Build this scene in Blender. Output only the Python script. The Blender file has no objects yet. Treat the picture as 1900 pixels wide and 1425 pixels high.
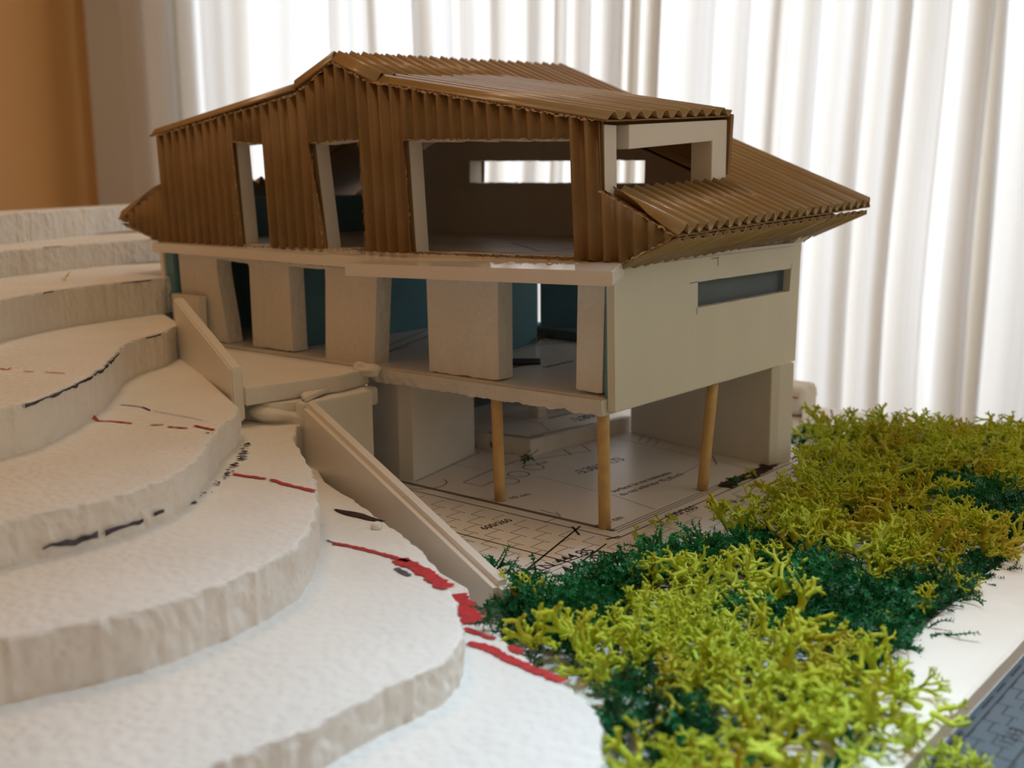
import bpy, bmesh, math, random
import numpy as np
from mathutils import Vector, Matrix, noise
from mathutils.geometry import delaunay_2d_cdt

# ------------------------------------------------------------------ camera, light, exposure
# All lengths below are in centimetres; S turns them into metres.
S = 0.01
scene = bpy.context.scene
col = scene.collection
CAM = Vector((26.26375, -37.92852, 15.00829))
FWD = Vector((-0.63153, 0.75397, -0.18083))
RGT = Vector((0.76772, 0.64071, -0.00975))
UPV = Vector((-0.10851, 0.14499, 0.98347))
cam_data = bpy.data.cameras.new('camera')
cam = bpy.data.objects.new('camera', cam_data)
col.objects.link(cam)
m = Matrix((RGT, UPV, -FWD)).transposed().to_4x4()
m.translation = CAM * S
cam.matrix_world = m
cam_data.sensor_width = 36.0
cam_data.lens = 39.672
cam_data.clip_start = 0.01
cam_data.clip_end = 50.0
cam_data.dof.use_dof = True
cam_data.dof.focus_distance = 0.46
cam_data.dof.aperture_fstop = 12.5
scene.camera = cam

EH = Vector((RGT.x, RGT.y, 0)).normalized()       # room axis to the right along the window wall
GH = Vector((FWD.x, FWD.y, 0)).normalized()       # room axis towards the window wall
def room(e, g, z):
    """room coordinates: e along the window wall, g towards it, z up from the table top"""
    return Vector((CAM.x, CAM.y, 0)) + EH * e + GH * g + Vector((0, 0, z))

world = bpy.data.worlds.new('world')
scene.world = world
world.use_nodes = True
wb = world.node_tree.nodes['Background']
wb.inputs[0].default_value = (1.0, 0.72, 0.42, 1)
wb.inputs[1].default_value = 0.345

def area(name, loc, target, sx, sy, power, color):
    d = bpy.data.lights.new(name, 'AREA')
    d.shape = 'RECTANGLE'; d.size = sx * S; d.size_y = sy * S
    d.energy = power; d.color = color
    o = bpy.data.objects.new(name, d); col.objects.link(o)
    o.location = loc * S
    o.rotation_euler = (target - loc).to_track_quat('-Z', 'Y').to_euler()
    return o
area('window_daylight', room(50, 175, 60), room(50, 100, 60), 260, 190, 41, (0.84, 0.99, 1.22))
fill = area('foreground_fill', room(24, 46, 112), room(9, 21, 0), 14, 14, 0.35, (0.56, 0.80, 1.0))  # added cool beam, no known source: brightens the lowest foam step and strip
fill.data.spread = math.radians(26)
area('side_window_daylight', room(120, 22, 45), room(10, 42, 4), 70, 60, 1.55, (0.90, 0.96, 1.0))
lamp = area('ceiling_lamp', room(-32, 64, 105), room(-20, 50, 8), 24, 24, 0.60, (1.0, 0.68, 0.40))
lamp.data.spread = math.radians(112)

scene.view_settings.view_transform = 'Standard'
scene.view_settings.look = 'None'
scene.view_settings.exposure = 0.0
scene.view_settings.gamma = 1.0
scene.view_settings.use_curve_mapping = False

# ------------------------------------------------------------------ materials
def mat(name, color, rough=0.7, bump=0.0, bscale=40.0, var=0.0, vscale=8.0, spec=0.3, kind='noise', metallic=0.0, color2=None):
    mt = bpy.data.materials.new(name); mt.use_nodes = True
    nt = mt.node_tree; b = nt.nodes['Principled BSDF']
    b.inputs['Roughness'].default_value = rough
    b.inputs['Specular IOR Level'].default_value = spec
    b.inputs['Metallic'].default_value = metallic
    b.inputs['Base Color'].default_value = (*color, 1)
    tc = nt.nodes.new('ShaderNodeTexCoord')
    if var or color2:
        n = nt.nodes.new('ShaderNodeTexNoise'); n.inputs['Scale'].default_value = vscale / S * 0.1
        n.inputs['Detail'].default_value = 4
        nt.links.new(tc.outputs['Object'], n.inputs['Vector'])
        r = nt.nodes.new('ShaderNodeValToRGB')
        c2 = color2 or tuple(c * (1 - var) for c in color)
        r.color_ramp.elements[0].position = 0.35; r.color_ramp.elements[1].position = 0.65
        r.color_ramp.elements[0].color = (*c2, 1); r.color_ramp.elements[1].color = (*color, 1)
        nt.links.new(n.outputs['Fac'], r.inputs['Fac'])
        nt.links.new(r.outputs['Color'], b.inputs['Base Color'])
    if bump:
        bp = nt.nodes.new('ShaderNodeBump'); bp.inputs['Strength'].default_value = bump
        bp.inputs['Distance'].default_value = 0.0008
        if kind == 'bead':
            n2 = nt.nodes.new('ShaderNodeTexVoronoi'); n2.inputs['Scale'].default_value = bscale / S * 0.1
            n2.feature = 'SMOOTH_F1'
            nt.links.new(tc.outputs['Object'], n2.inputs['Vector'])
            nt.links.new(n2.outputs['Distance'], bp.inputs['Height'])
        else:
            n2 = nt.nodes.new('ShaderNodeTexNoise'); n2.inputs['Scale'].default_value = bscale / S * 0.1
            n2.inputs['Detail'].default_value = 5
            nt.links.new(tc.outputs['Object'], n2.inputs['Vector'])
            nt.links.new(n2.outputs['Fac'], bp.inputs['Height'])
        nt.links.new(bp.outputs['Normal'], b.inputs['Normal'])
    return mt

M = {}
M['foam'] = mat('foam', (0.83, 0.80, 0.76), 0.75, 0.9, 34, 0.05, 3, 0.25, 'bead')
M['foam_cut'] = mat('foam_cut', (0.80, 0.77, 0.73), 0.8, 1.0, 26, 0.10, 5, 0.2, 'bead')
M['foam_smooth'] = mat('foam_smooth', (0.80, 0.77, 0.72), 0.7, 0.25, 60, 0.04, 4, 0.25)
M['board'] = mat('board', (0.82, 0.79, 0.72), 0.45, 0.08, 60, 0.03, 3, 0.4)
M['gloss_board'] = mat('gloss_board', (0.86, 0.82, 0.77), 0.12, 0.03, 60, 0.02, 3, 0.5)
M['panel'] = mat('panel', (0.79, 0.78, 0.68), 0.6, 0.1, 90, 0.05, 2.5, 0.3)
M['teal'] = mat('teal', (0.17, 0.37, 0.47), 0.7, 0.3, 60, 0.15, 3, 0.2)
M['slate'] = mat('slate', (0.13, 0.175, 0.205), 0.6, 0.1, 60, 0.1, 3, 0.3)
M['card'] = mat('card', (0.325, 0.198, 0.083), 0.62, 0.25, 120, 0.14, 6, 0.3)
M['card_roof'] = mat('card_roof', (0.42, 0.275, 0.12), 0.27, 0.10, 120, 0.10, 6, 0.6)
M['liner'] = mat('liner', (0.32, 0.20, 0.09), 0.7, 0.2, 120, 0.15, 6, 0.3)
M['torn'] = mat('torn', (0.62, 0.46, 0.30), 0.9, 0.5, 80, 0.2, 10, 0.1)
M['paper'] = mat('paper', (0.84, 0.81, 0.78), 0.32, 0.03, 40, 0.02, 2, 0.4)
M['blue_paper'] = mat('blue_paper', (0.05, 0.085, 0.11), 0.36, 0.02, 40, 0.02, 2, 0.5)
M['cream'] = mat('cream', (0.92, 0.84, 0.74), 0.55, 0.15, 14, 0.04, 5, 0.3)
M['ink'] = mat('ink', (0.022, 0.02, 0.022), 0.5, spec=0.3)
M['ink_grey'] = mat('ink_grey', (0.17, 0.15, 0.14), 0.6, spec=0.2)
M['red'] = mat('red', (0.60, 0.035, 0.04), 0.6, 0, 1, 0, 1, 0.3, color2=(0.38, 0.03, 0.035))
M['red'].node_tree.nodes['Noise Texture'].inputs['Scale'].default_value = 400
M['marker'] = mat('marker', (0.045, 0.04, 0.055), 0.6, spec=0.2, color2=(0.12, 0.11, 0.13), vscale=20)
M['bamboo'] = mat('bamboo', (0.70, 0.46, 0.20), 0.5, 0.15, 30, 0.18, 14, 0.35)
M['glue'] = mat('glue', (0.80, 0.75, 0.68), 0.3, 0.5, 9, 0.06, 4, 0.45)
M['fluff'] = mat('fluff', (0.80, 0.77, 0.72), 0.95, 0.6, 50, 0.08, 8, 0.1)
M['dirt_and_gap_shade'] = mat('dirt_and_gap_shade', (0.075, 0.05, 0.035), 0.9, 0.6, 30, 0.4, 12, 0.1)  # real soil streak, and the painted shade of the gap by the board
M['table'] = mat('table', (0.42, 0.30, 0.20), 0.45, 0.1, 10, 0.25, 2, 0.4)
M['floor'] = mat('floor', (0.32, 0.22, 0.14), 0.6, 0.1, 10, 0.2, 1, 0.3)
M['wall_orange'] = mat('wall_orange', (0.52, 0.25, 0.07), 0.6, 0.1, 8, 0.05, 0.5, 0.3)
M['wall_grey'] = mat('wall_grey', (0.78, 0.75, 0.70), 0.8, 0.1, 12, 0.04, 0.5, 0.2)
# lichen: yellow-green with paler and browner spots
def plant(name, c1, c2, c3, rough, trans):
    mt = bpy.data.materials.new(name); mt.use_nodes = True
    nt = mt.node_tree; b = nt.nodes['Principled BSDF']; out = nt.nodes['Material Output']
    tc = nt.nodes.new('ShaderNodeTexCoord')
    n = nt.nodes.new('ShaderNodeTexNoise'); n.inputs['Scale'].default_value = 32; n.inputs['Detail'].default_value = 3
    nt.links.new(tc.outputs['Object'], n.inputs['Vector'])
    r = nt.nodes.new('ShaderNodeValToRGB'); e = r.color_ramp.elements
    e[0].position = 0.32; e[0].color = (*c1, 1); e[1].position = 0.68; e[1].color = (*c3, 1)
    k = e.new(0.5); k.color = (*c2, 1)
    nt.links.new(n.outputs['Fac'], r.inputs['Fac'])
    nt.links.new(r.outputs['Color'], b.inputs['Base Color'])
    b.inputs['Roughness'].default_value = rough
    b.inputs['Specular IOR Level'].default_value = 0.35
    t = nt.nodes.new('ShaderNodeBsdfTranslucent'); mx = nt.nodes.new('ShaderNodeMixShader')
    mx.inputs[0].default_value = trans
    nt.links.new(r.outputs['Color'], t.inputs['Color'])
    nt.links.new(b.outputs[0], mx.inputs[1]); nt.links.new(t.outputs[0], mx.inputs[2])
    nt.links.new(mx.outputs[0], out.inputs['Surface'])
    return mt
M['lichen'] = plant('lichen', (0.70, 0.60, 0.06), (0.72, 0.79, 0.06), (0.80, 0.91, 0.15), 0.6, 0.33)
M['moss'] = plant('moss', (0.012, 0.09, 0.027), (0.014, 0.19, 0.06), (0.04, 0.33, 0.115), 0.4, 0.15)
M['moss_brown'] = plant('moss_brown', (0.20, 0.09, 0.02), (0.30, 0.17, 0.03), (0.34, 0.26, 0.05), 0.7, 0.1)
def cloth():
    mt = bpy.data.materials.new('curtain_cloth'); mt.use_nodes = True
    nt = mt.node_tree; out = nt.nodes['Material Output']
    nt.nodes.remove(nt.nodes['Principled BSDF'])
    d = nt.nodes.new('ShaderNodeBsdfDiffuse'); t = nt.nodes.new('ShaderNodeBsdfTranslucent')
    d.inputs['Color'].default_value = (0.80, 0.74, 0.66, 1)
    t.inputs['Color'].default_value = (0.90, 0.86, 0.78, 1)
    tc = nt.nodes.new('ShaderNodeTexCoord'); n = nt.nodes.new('ShaderNodeTexNoise')
    n.inputs['Scale'].default_value = 900; n.inputs['Detail'].default_value = 2
    nt.links.new(tc.outputs['Object'], n.inputs['Vector'])
    bp = nt.nodes.new('ShaderNodeBump'); bp.inputs['Strength'].default_value = 0.12; bp.inputs['Distance'].default_value = 0.001
    nt.links.new(n.outputs['Fac'], bp.inputs['Height'])
    for s in (d, t): nt.links.new(bp.outputs['Normal'], s.inputs['Normal'])
    mx = nt.nodes.new('ShaderNodeMixShader'); mx.inputs[0].default_value = 0.6
    nt.links.new(d.outputs[0], mx.inputs[1]); nt.links.new(t.outputs[0], mx.inputs[2])
    nt.links.new(mx.outputs[0], out.inputs['Surface'])
    return mt
M['curtain'] = cloth()

# ------------------------------------------------------------------ helpers
def tag(o, label=None, cat=None, group=None, kind=None):
    if label: o['label'] = label
    if cat: o['category'] = cat
    if group: o['group'] = group
    if kind: o['kind'] = kind
    return o
def empty(name, loc, label, cat, group=None):
    o = bpy.data.objects.new(name, None); col.objects.link(o)
    o.location = Vector(loc) * S; o.empty_display_size = 0.02
    bpy.context.view_layer.update()
    return tag(o, label, cat, group)
def link(name, me, material, parent=None, smooth=False):
    me.materials.append(M[material])
    if smooth: me.polygons.foreach_set('use_smooth', [True] * len(me.polygons))
    o = bpy.data.objects.new(name, me); col.objects.link(o)
    if parent is not None:
        o.parent = parent
        inv = parent
        off = Vector((0, 0, 0))
        while inv is not None:
            off += inv.location; inv = inv.parent
        o.location = -off                          # meshes keep their model coordinates
    return o
def mesh(name, verts, faces, material, parent=None, smooth=False, recalc=True):
    me = bpy.data.meshes.new(name)
    me.from_pydata([(v[0] * S, v[1] * S, v[2] * S) for v in verts], [], faces)
    if recalc:
        bm = bmesh.new(); bm.from_mesh(me)
        bmesh.ops.recalc_face_normals(bm, faces=bm.faces); bm.to_mesh(me); bm.free()
    me.update()
    return link(name, me, material, parent, smooth)
def raw(name, V, F, material, parent=None, smooth=True):
    """fast path: numpy vertices (n,3) in cm and faces (m,3) or (m,4)"""
    V = np.asarray(V, np.float32) * S; F = np.asarray(F, np.int32)
    me = bpy.data.meshes.new(name)
    me.vertices.add(len(V)); me.vertices.foreach_set('co', V.ravel())
    k = F.shape[1]
    me.loops.add(F.size); me.loops.foreach_set('vertex_index', F.ravel())
    me.polygons.add(len(F)); me.polygons.foreach_set('loop_start', np.arange(0, F.size, k, dtype=np.int32))
    me.polygons.foreach_set('loop_total', np.full(len(F), k, np.int32))
    me.update(calc_edges=True); me.validate()
    return link(name, me, material, parent, smooth)
def box(name, lo, hi, material, parent=None, bevel=0.03):
    """an axis-aligned board with softened edges"""
    bm = bmesh.new(); bmesh.ops.create_cube(bm, size=1)
    for v in bm.verts:
        v.co = Vector([(lo[i] + hi[i]) / 2 + v.co[i] * (hi[i] - lo[i]) for i in range(3)]) * S
    if bevel: bmesh.ops.bevel(bm, geom=bm.edges[:], offset=bevel * S, segments=2, affect='EDGES')
    me = bpy.data.meshes.new(name); bm.to_mesh(me); bm.free()
    return link(name, me, material, parent)
def slab(name, loop, vec, material, parent=None, bevel=0.03):
    """a closed planar loop of points swept by a vector"""
    n = len(loop); L0 = [Vector(p) for p in loop]; v = Vector(vec)
    bm = bmesh.new()
    a = [bm.verts.new(p * S) for p in L0]; b = [bm.verts.new((p + v) * S) for p in L0]
    bm.faces.new(a); bm.faces.new(b[::-1])
    for i in range(n): bm.faces.new((a[i], a[(i + 1) % n], b[(i + 1) % n], b[i]))
    bmesh.ops.recalc_face_normals(bm, faces=bm.faces)
    if bevel: bmesh.ops.bevel(bm, geom=bm.edges[:], offset=bevel * S, segments=2, affect='EDGES')
    me = bpy.data.meshes.new(name); bm.to_mesh(me); bm.free()
    return link(name, me, material, parent)
rng = random.Random(7)
def sheet(name, O, U, V, N, loops, thick, material, parent=None, pitch=0.78, amp=0.0, jit=0.0, step=None, smooth=False):
    """A board cut to loops (outer loop and holes, points (u, v)), lying at O + u U + v V,
    its face raised along N by flutes that run along U; thick goes down from the face."""
    O, U, V, N = Vector(O), Vector(U), Vector(V), Vector(N)
    edges = []
    for lp in loops:
        for i in range(len(lp)): edges.append((lp[i], lp[(i + 1) % len(lp)]))
    vs = sorted({round(p[1], 4) for lp in loops for p in lp})
    st = step or (pitch / 8 if amp else 1e9)
    k = math.ceil(vs[0] / st)
    grid = []
    while k * st < vs[-1]:
        g = k * st
        if all(abs(g - q) > st * 0.15 for q in vs): grid.append(round(g, 4))
        k += 1
    vs = sorted(vs + grid)
    idx = {}; verts = []; faces = []
    def vid(u, v):
        key = (round(u, 3), round(v, 4))
        if key not in idx:
            h = amp * (0.5 - 0.5 * math.cos(2 * math.pi * v / pitch)) ** 1.4 if amp else 0.0
            ju = rng.uniform(-jit, jit) if jit else 0
            jn = rng.uniform(-jit, jit) * 0.4 if jit else 0
            idx[key] = len(verts); verts.append(O + U * (u + ju) + V * v + N * (h + jn))
        return idx[key]
    for v0, v1 in zip(vs[:-1], vs[1:]):
        vm = (v0 + v1) / 2; hit = []
        for a, b in edges:
            if (a[1] < vm) != (b[1] < vm):
                f = lambda v: a[0] + (b[0] - a[0]) * (v - a[1]) / (b[1] - a[1])
                hit.append((f(vm), f(v0), f(v1)))
        hit.sort()
        for lo, hi in zip(hit[::2], hit[1::2]):
            q = [vid(lo[1], v0), vid(lo[2], v1), vid(hi[2], v1), vid(hi[1], v0)]
            q = [x for i, x in enumerate(q) if x not in q[:i]]
            if len(q) > 2: faces.append(q)
    cnt = {}
    for fc in faces:
        for i in range(len(fc)):
            e = (fc[i], fc[(i + 1) % len(fc)]); cnt[e] = cnt.get(e, 0) + 1
    n = len(verts); back = [p - N * thick for p in verts]
    allf = [list(fc) for fc in faces] + [[x + n for x in fc[::-1]] for fc in faces]
    for (a, b) in cnt:
        if (b, a) not in cnt: allf.append([a, a + n, b + n, b])
    return mesh(name, verts + back, allf, material, parent, smooth)
def spline(pts, step):
    """Catmull-Rom through 2-D points, resampled"""
    P = [Vector((p[0], p[1])) for p in pts]; out = []
    for i in range(len(P) - 1):
        p0 = P[max(i - 1, 0)]; p1 = P[i]; p2 = P[i + 1]; p3 = P[min(i + 2, len(P) - 1)]
        n = max(2, int((p2 - p1).length / step))
        for k in range(n):
            t = k / n
            out.append(0.5 * ((2 * p1) + (p2 - p0) * t + (2 * p0 - 5 * p1 + 4 * p2 - p3) * t * t + (3 * p1 - p0 - 3 * p2 + p3) * t ** 3))
    out.append(P[-1]); return out
def ribbon(pts, w, z, closed=False, rag=0.0):
    """flat stroke of width w through points, at height z -> verts, faces"""
    V = []; F = []; n = len(pts)
    P = [Vector((p[0], p[1])) for p in pts]
    for i in range(n):
        a = P[max(i - 1, 0)] if not closed else P[i - 1]; b = P[min(i + 1, n - 1)] if not closed else P[(i + 1) % n]
        d = (b - a).normalized() if (b - a).length > 1e-6 else Vector((1, 0)); q = Vector((-d.y, d.x))
        w1 = w * 0.5 * (1 + rng.uniform(-rag, rag)); w2 = w * 0.5 * (1 + rng.uniform(-rag, rag))
        V += [(*(P[i] + q * w1), z), (*(P[i] - q * w2), z)]
    for i in range(n - (0 if closed else 1)):
        j = (i + 1) % n; F.append((2 * i, 2 * i + 1, 2 * j + 1, 2 * j))
    return V, F
class Ink:
    """strokes printed or drawn on one sheet, collected as one flat mesh"""
    def __init__(self, z): self.z = z; self.V = []; self.F = []
    def add(self, VF):
        V, F = VF; o = len(self.V); self.V += V; self.F += [tuple(i + o for i in f) for f in F]
    def line(self, pts, w=0.05, rag=0.0, closed=False): self.add(ribbon(pts, w, self.z, closed, rag)); return self
    def circle(self, c, rx, ry, w=0.05, a0=0, a1=2 * math.pi):
        n = 28; pts = [(c[0] + rx * math.cos(a0 + (a1 - a0) * i / n), c[1] + ry * math.sin(a0 + (a1 - a0) * i / n)) for i in range(n + 1)]
        return self.line(pts, w)
    def build(self, name, material, parent): return mesh(name, self.V, self.F, material, parent, recalc=False)
def lettering(body, p0, p1, z, parent, material='ink', bold=0.0, stretch=1.0, name='printed_text'):
    """words printed flat on a sheet from p0 to p1 (baseline), reading left to right"""
    cu = bpy.data.curves.new('t', 'FONT'); cu.body = body; cu.size = 1.0; cu.offset = bold
    ob = bpy.data.objects.new('t', cu); col.objects.link(ob)
    dg = bpy.context.evaluated_depsgraph_get()
    me = bpy.data.meshes.new_from_object(ob.evaluated_get(dg))
    bpy.data.objects.remove(ob); bpy.data.curves.remove(cu)
    xs = [v.co.x for v in me.vertices]; x0, x1 = min(xs), max(xs)
    a = Vector((p0[0], p0[1])); d = Vector((p1[0], p1[1])) - a; s = d.length / (x1 - x0); d.normalize(); q = Vector((-d.y, d.x))
    for v in me.vertices:
        p = a + d * ((v.co.x - x0) * s) + q * (v.co.y * s * stretch)
        v.co = Vector((p.x, p.y, z)) * S
    me.name = name; me.materials.clear()
    return link(name, me, material, parent)
def lump(name, c, r, seed, material, parent=None, sub=3, rough=0.35, freq=1.5):
    bm = bmesh.new(); bmesh.ops.create_icosphere(bm, subdivisions=sub, radius=1)
    for v in bm.verts:
        p = v.co.copy(); d = 1 + rough * noise.noise(p * freq + Vector((seed * 3.1, seed * 1.7, seed)))
        v.co = Vector((c[0] + p.x * d * r[0], c[1] + p.y * d * r[1], c[2] + p.z * d * r[2])) * S
    me = bpy.data.meshes.new(name); bm.to_mesh(me); bm.free()
    return link(name, me, material, parent, True)

# ------------------------------------------------------------------ the room
def quad_struct(name, pts, material, thick):
    o = slab(name, pts, thick, material, None, 0.0); return tag(o, kind='structure')
WE, WG = -48.6, 131.0
quad_struct('wall_left', [room(WE, -140, -75), room(WE, WG + 4, -75), room(WE, WG + 4, 175), room(WE, -140, 175)], 'wall_orange', -EH * 6)
quad_struct('wall_back', [room(WE - 6, WG + 4, -75), room(-36, WG + 4, -75), room(-36, WG + 4, 175), room(WE - 6, WG + 4, 175)], 'wall_grey', GH * 8)
quad_struct('floor', [room(WE - 6, -140, -75), room(240, -140, -75), room(240, 215, -75), room(WE - 6, 215, -75)], 'floor', Vector((0, 0, -4)))
# curtain: one hanging cloth with uneven pleats
def curtain():
    e0, e1, z0, z1 = -41.0, 175.0, -72.0, 165.0
    r = random.Random(11); xs = [e0]; ph = [0.0]
    folds = []; x = e0
    while x < e1:
        w = r.choice([2.6, 3.4, 4.4, 5.6, 7.0]) * r.uniform(0.85, 1.2)
        folds.append((x, w, r.uniform(1.0, 3.0), r.uniform(-0.9, 0.9))); x += w
    nz = 26; V = []; F = []; cols = []
    for (fx, w, amp, sk) in folds:
        n = 14
        for k in range(n): cols.append((fx, w, amp, sk, k / n))
    for (fx, w, amp, sk, t) in cols:
        for j in range(nz + 1):
            z = z0 + (z1 - z0) * j / nz; h = 1 - j / nz
            lean = 1.6 * noise.noise(Vector((fx * 0.05, z * 0.012, 3.3))) * 2 + (0.010 * (z - 60)) * 1.0
            a = amp * (0.8 + 0.45 * h) * (1 + 0.35 * noise.noise(Vector((fx * 0.21, z * 0.02, 1.0))))
            e = fx + w * (t + sk * 0.19 * math.sin(2 * math.pi * t)) + lean
            g = WG - 1.0 + a * math.sin(2 * math.pi * t) + 0.5 * a * math.sin(4 * math.pi * t + sk * 4) + 0.35 * noise.noise(Vector((e * 0.6, z * 0.03, 7.0)))
            V.append(tuple(room(e, g, z)))
    nc = len(cols)
    for i in range(nc - 1):
        for j in range(nz):
            a = i * (nz + 1) + j; F.append((a, a + nz + 1, a + nz + 2, a + 1))
    o = raw('curtain', V, F, 'curtain', None, True)
    tag(o, 'long off-white pleated curtain glowing with daylight behind the model house', 'curtain')
curtain()
# table
T = empty('table', (-18, -5, -75), 'wooden table top under the whole model', 'table')
slab('table_top', [(-29.0, -42.0, -4), (34.0, -42.0, -4), (34.0, 31.0, -4), (-70.0, 31.0, -4), (-70.0, 9.0, -4)], (0, 0, 3.4), 'table', T, 0.2)
for (x, y) in ((-24, -37), (28, -36), (28, 26), (-64, 26), (-64, 8)):
    slab('leg', [(x - 2.5, y - 2.5, -75), (x + 2.5, y - 2.5, -75), (x + 2.5, y + 2.5, -75), (x - 2.5, y + 2.5, -75)], (0, 0, 71), 'table', T, 0.3)
# base board with the printed site plan glued on it
BASE = [(-27.0, -39.0), (24.0, -39.0), (24.0, 30.5), (-67.0, 30.5), (-67.0, 10.0)]
tag(slab('base_board', [(x, y, -0.55) for x, y in BASE], (0, 0, 0.53), 'foam_smooth', None, 0.05), 'flat white foam board carrying the printed plan and the whole model', 'board')
plan = tag(slab('plan_sheet', [(x * 0.995, y * 0.995, -0.02) for x, y in BASE], (0, 0, 0.02), 'paper', None, 0),
           'large white printed ground plan sheet under the posts and lichen', 'plan sheet')

blue = tag(slab('tinted_plan_sheet', [(17.12, -37.0, 0.003), (23.8, -37.0, 0.003), (23.8, 30.0, 0.003), (17.12, 30.0, 0.003)], (0, 0, 0.012), 'blue_paper', None, 0),
           'blue-grey tinted printed sheet with paving grid outside the cream strip', 'plan sheet')

# ------------------------------------------------------------------ printed plan
ink = Ink(0.006); grey = Ink(0.005); fine = Ink(0.005)
for y in (0.62, 0.40): grey.line([(-14, y), (-0.3, y)], 0.06)
fine.line([(-14, 0.50), (-0.3, 0.50)], 0.16)
for x in (-0.45, -0.26, -0.07): ink.line([(x, 0.4), (x, 16.5)], 0.045)
ink.line([(-14.5, -0.30), (0.42, -0.30)], 0.07); ink.line([(0.42, -0.30), (0.42, 18)], 0.07)
# paving
def pavers(x0, x1, y0, y1, dx, dy, w, inkset):
    j = 0; y = y0
    while y < y1:
        x = x0 + (dx / 2 if j % 2 else 0)
        while x < x1:
            inkset.line([(x, y + dy * 0.92), (x, y), (x + dx * 0.72, y)], w)
            x += dx
        y += dy; j += 1
pavers(-13.0, 4.0, -11.0, -0.9, 1.25, 0.95, 0.035, ink)
pavers(0.9, 6, 0.2, 22, 1.2, 1.05, 0.03, ink)
bink = Ink(0.021)
pavers(17.5, 18.7, -16, 8, 0.62, 0.63, 0.042, bink)
pavers(18.95, 23, -16, 8, 0.62, 0.63, 0.042, bink)
bink.line([(17.47, -20), (17.47, 10)], 0.05)
for k in range(16):
    bink.line([(17.27, -16 + k * 1.35), (17.27, -16 + k * 1.35 + (1.0 if k % 2 else 0.75))], 0.07)
bink.line([(18.87, -20), (18.87, 8)], 0.06)
bink.build('printed_lines', 'ink', blue)
for pts, w in [
    ([(-1.83, 0.16, 0.0), (0.84, -9.05, 0.0)], 0.10), ([(-2.06, -0.12, -0.0), (-1.11, -0.89, 0.0)], 0.12),
    ([(-7.02, -3.81, 0.0), (-5.04, -3.88, 0.0), (-0.57, -3.9, 0.0), (1.19, -3.9, -0.0)], 0.08),
    ([(1.06, -4.0, 0.0), (0.45, -1.12, 0.0)], 0.09), ([(0.32, -5.44, 0.0), (0.74, -2.03, 0.0)], 0.07),
    ([(0.12, -0.66, 0.0), (0.32, 0.04, 0.0)], 0.12), ([(2.09, 5.56, 0.0), (2.0, 6.56, 0.0)], 0.10),
    ([(-8.43, 5.5, 0.0), (-4.45, 5.06, 0.0)], 0.025), ([(-3.57, 5.03, 0.0), (-0.65, 4.27, 0.0)], 0.03),
    ([(-3.36, -0.44, 0.0), (-3.38, 0.76, 0.0)], 0.04), ([(-4.73, 0.98, 0.0), (-3.43, 0.83, 0.0), (-3.94, 1.17, 0.0)], 0.04),
    ([(-10.68, 2.32, 0.0), (-9.45, 2.27, 0.0), (-9.69, 3.99, 0.0)], 0.06), ([(-10.68, 2.32, 0.0), (-11.15, 5.02, 0.0), (-11.41, 8.59, 0.0)], 0.06),
    ([(-12.7, 1.01, 0.0), (-14.12, 7.44, 0.0)], 0.05), ([(-14.29, 4.58, 0.0), (-11.83, 4.77, 0.0)], 0.03),
    ([(-10.73, 8.21, 0.0), (-9.5, 11.46, 0.0)], 0.05), ([(-10.91, 10.85, 0.0), (-9.81, 10.13, 0.0)], 0.07), ([(-10.71, 12.3, 0.0), (-9.38, 11.39, 0.0)], 0.06),
    ([(-9.83, 14.82, 0.0), (-1.83, 13.63, 0.0), (0.53, 12.98, 0.0)], 0.03), ([(-2.74, 8.74, 0.0), (-3.36, 14.05, 0.0)], 0.03),
    ([(-3.61, 14.61, 0.0), (-2.49, 13.12, 0.0)], 0.06), ([(-8.74, 15.14, 0.0), (-9.4, 16.72, 0.0)], 0.04), ([(-8.08, 14.98, 0.0), (-8.72, 16.53, -0.0)], 0.04),
    ([(-7.43, 14.82, 0.0), (-8.13, 16.47, -0.0)], 0.04), ([(-9.88, 16.0, 0.0), (-7.83, 16.87, 0.0)], 0.03)]:
    ink.line([(p[0], p[1]) for p in pts], w)
for c in [(-9.5, 5.21, 0.0), (-9.77, 6.78, 0.0), (-9.04, 3.85, 0.0)]: ink.circle(c, 0.55, 0.55, 0.06)
ca = [(-12.19, 1.03, 0.0)][0]; ink.circle(ca, 1.15, 1.15, 0.06, -1.5, 1.2)
ink.build('printed_lines', 'ink', plan); grey.build('printed_grey_line', 'ink_grey', plan); fine.build('printed_wall_band', 'ink_grey', plan)
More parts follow.
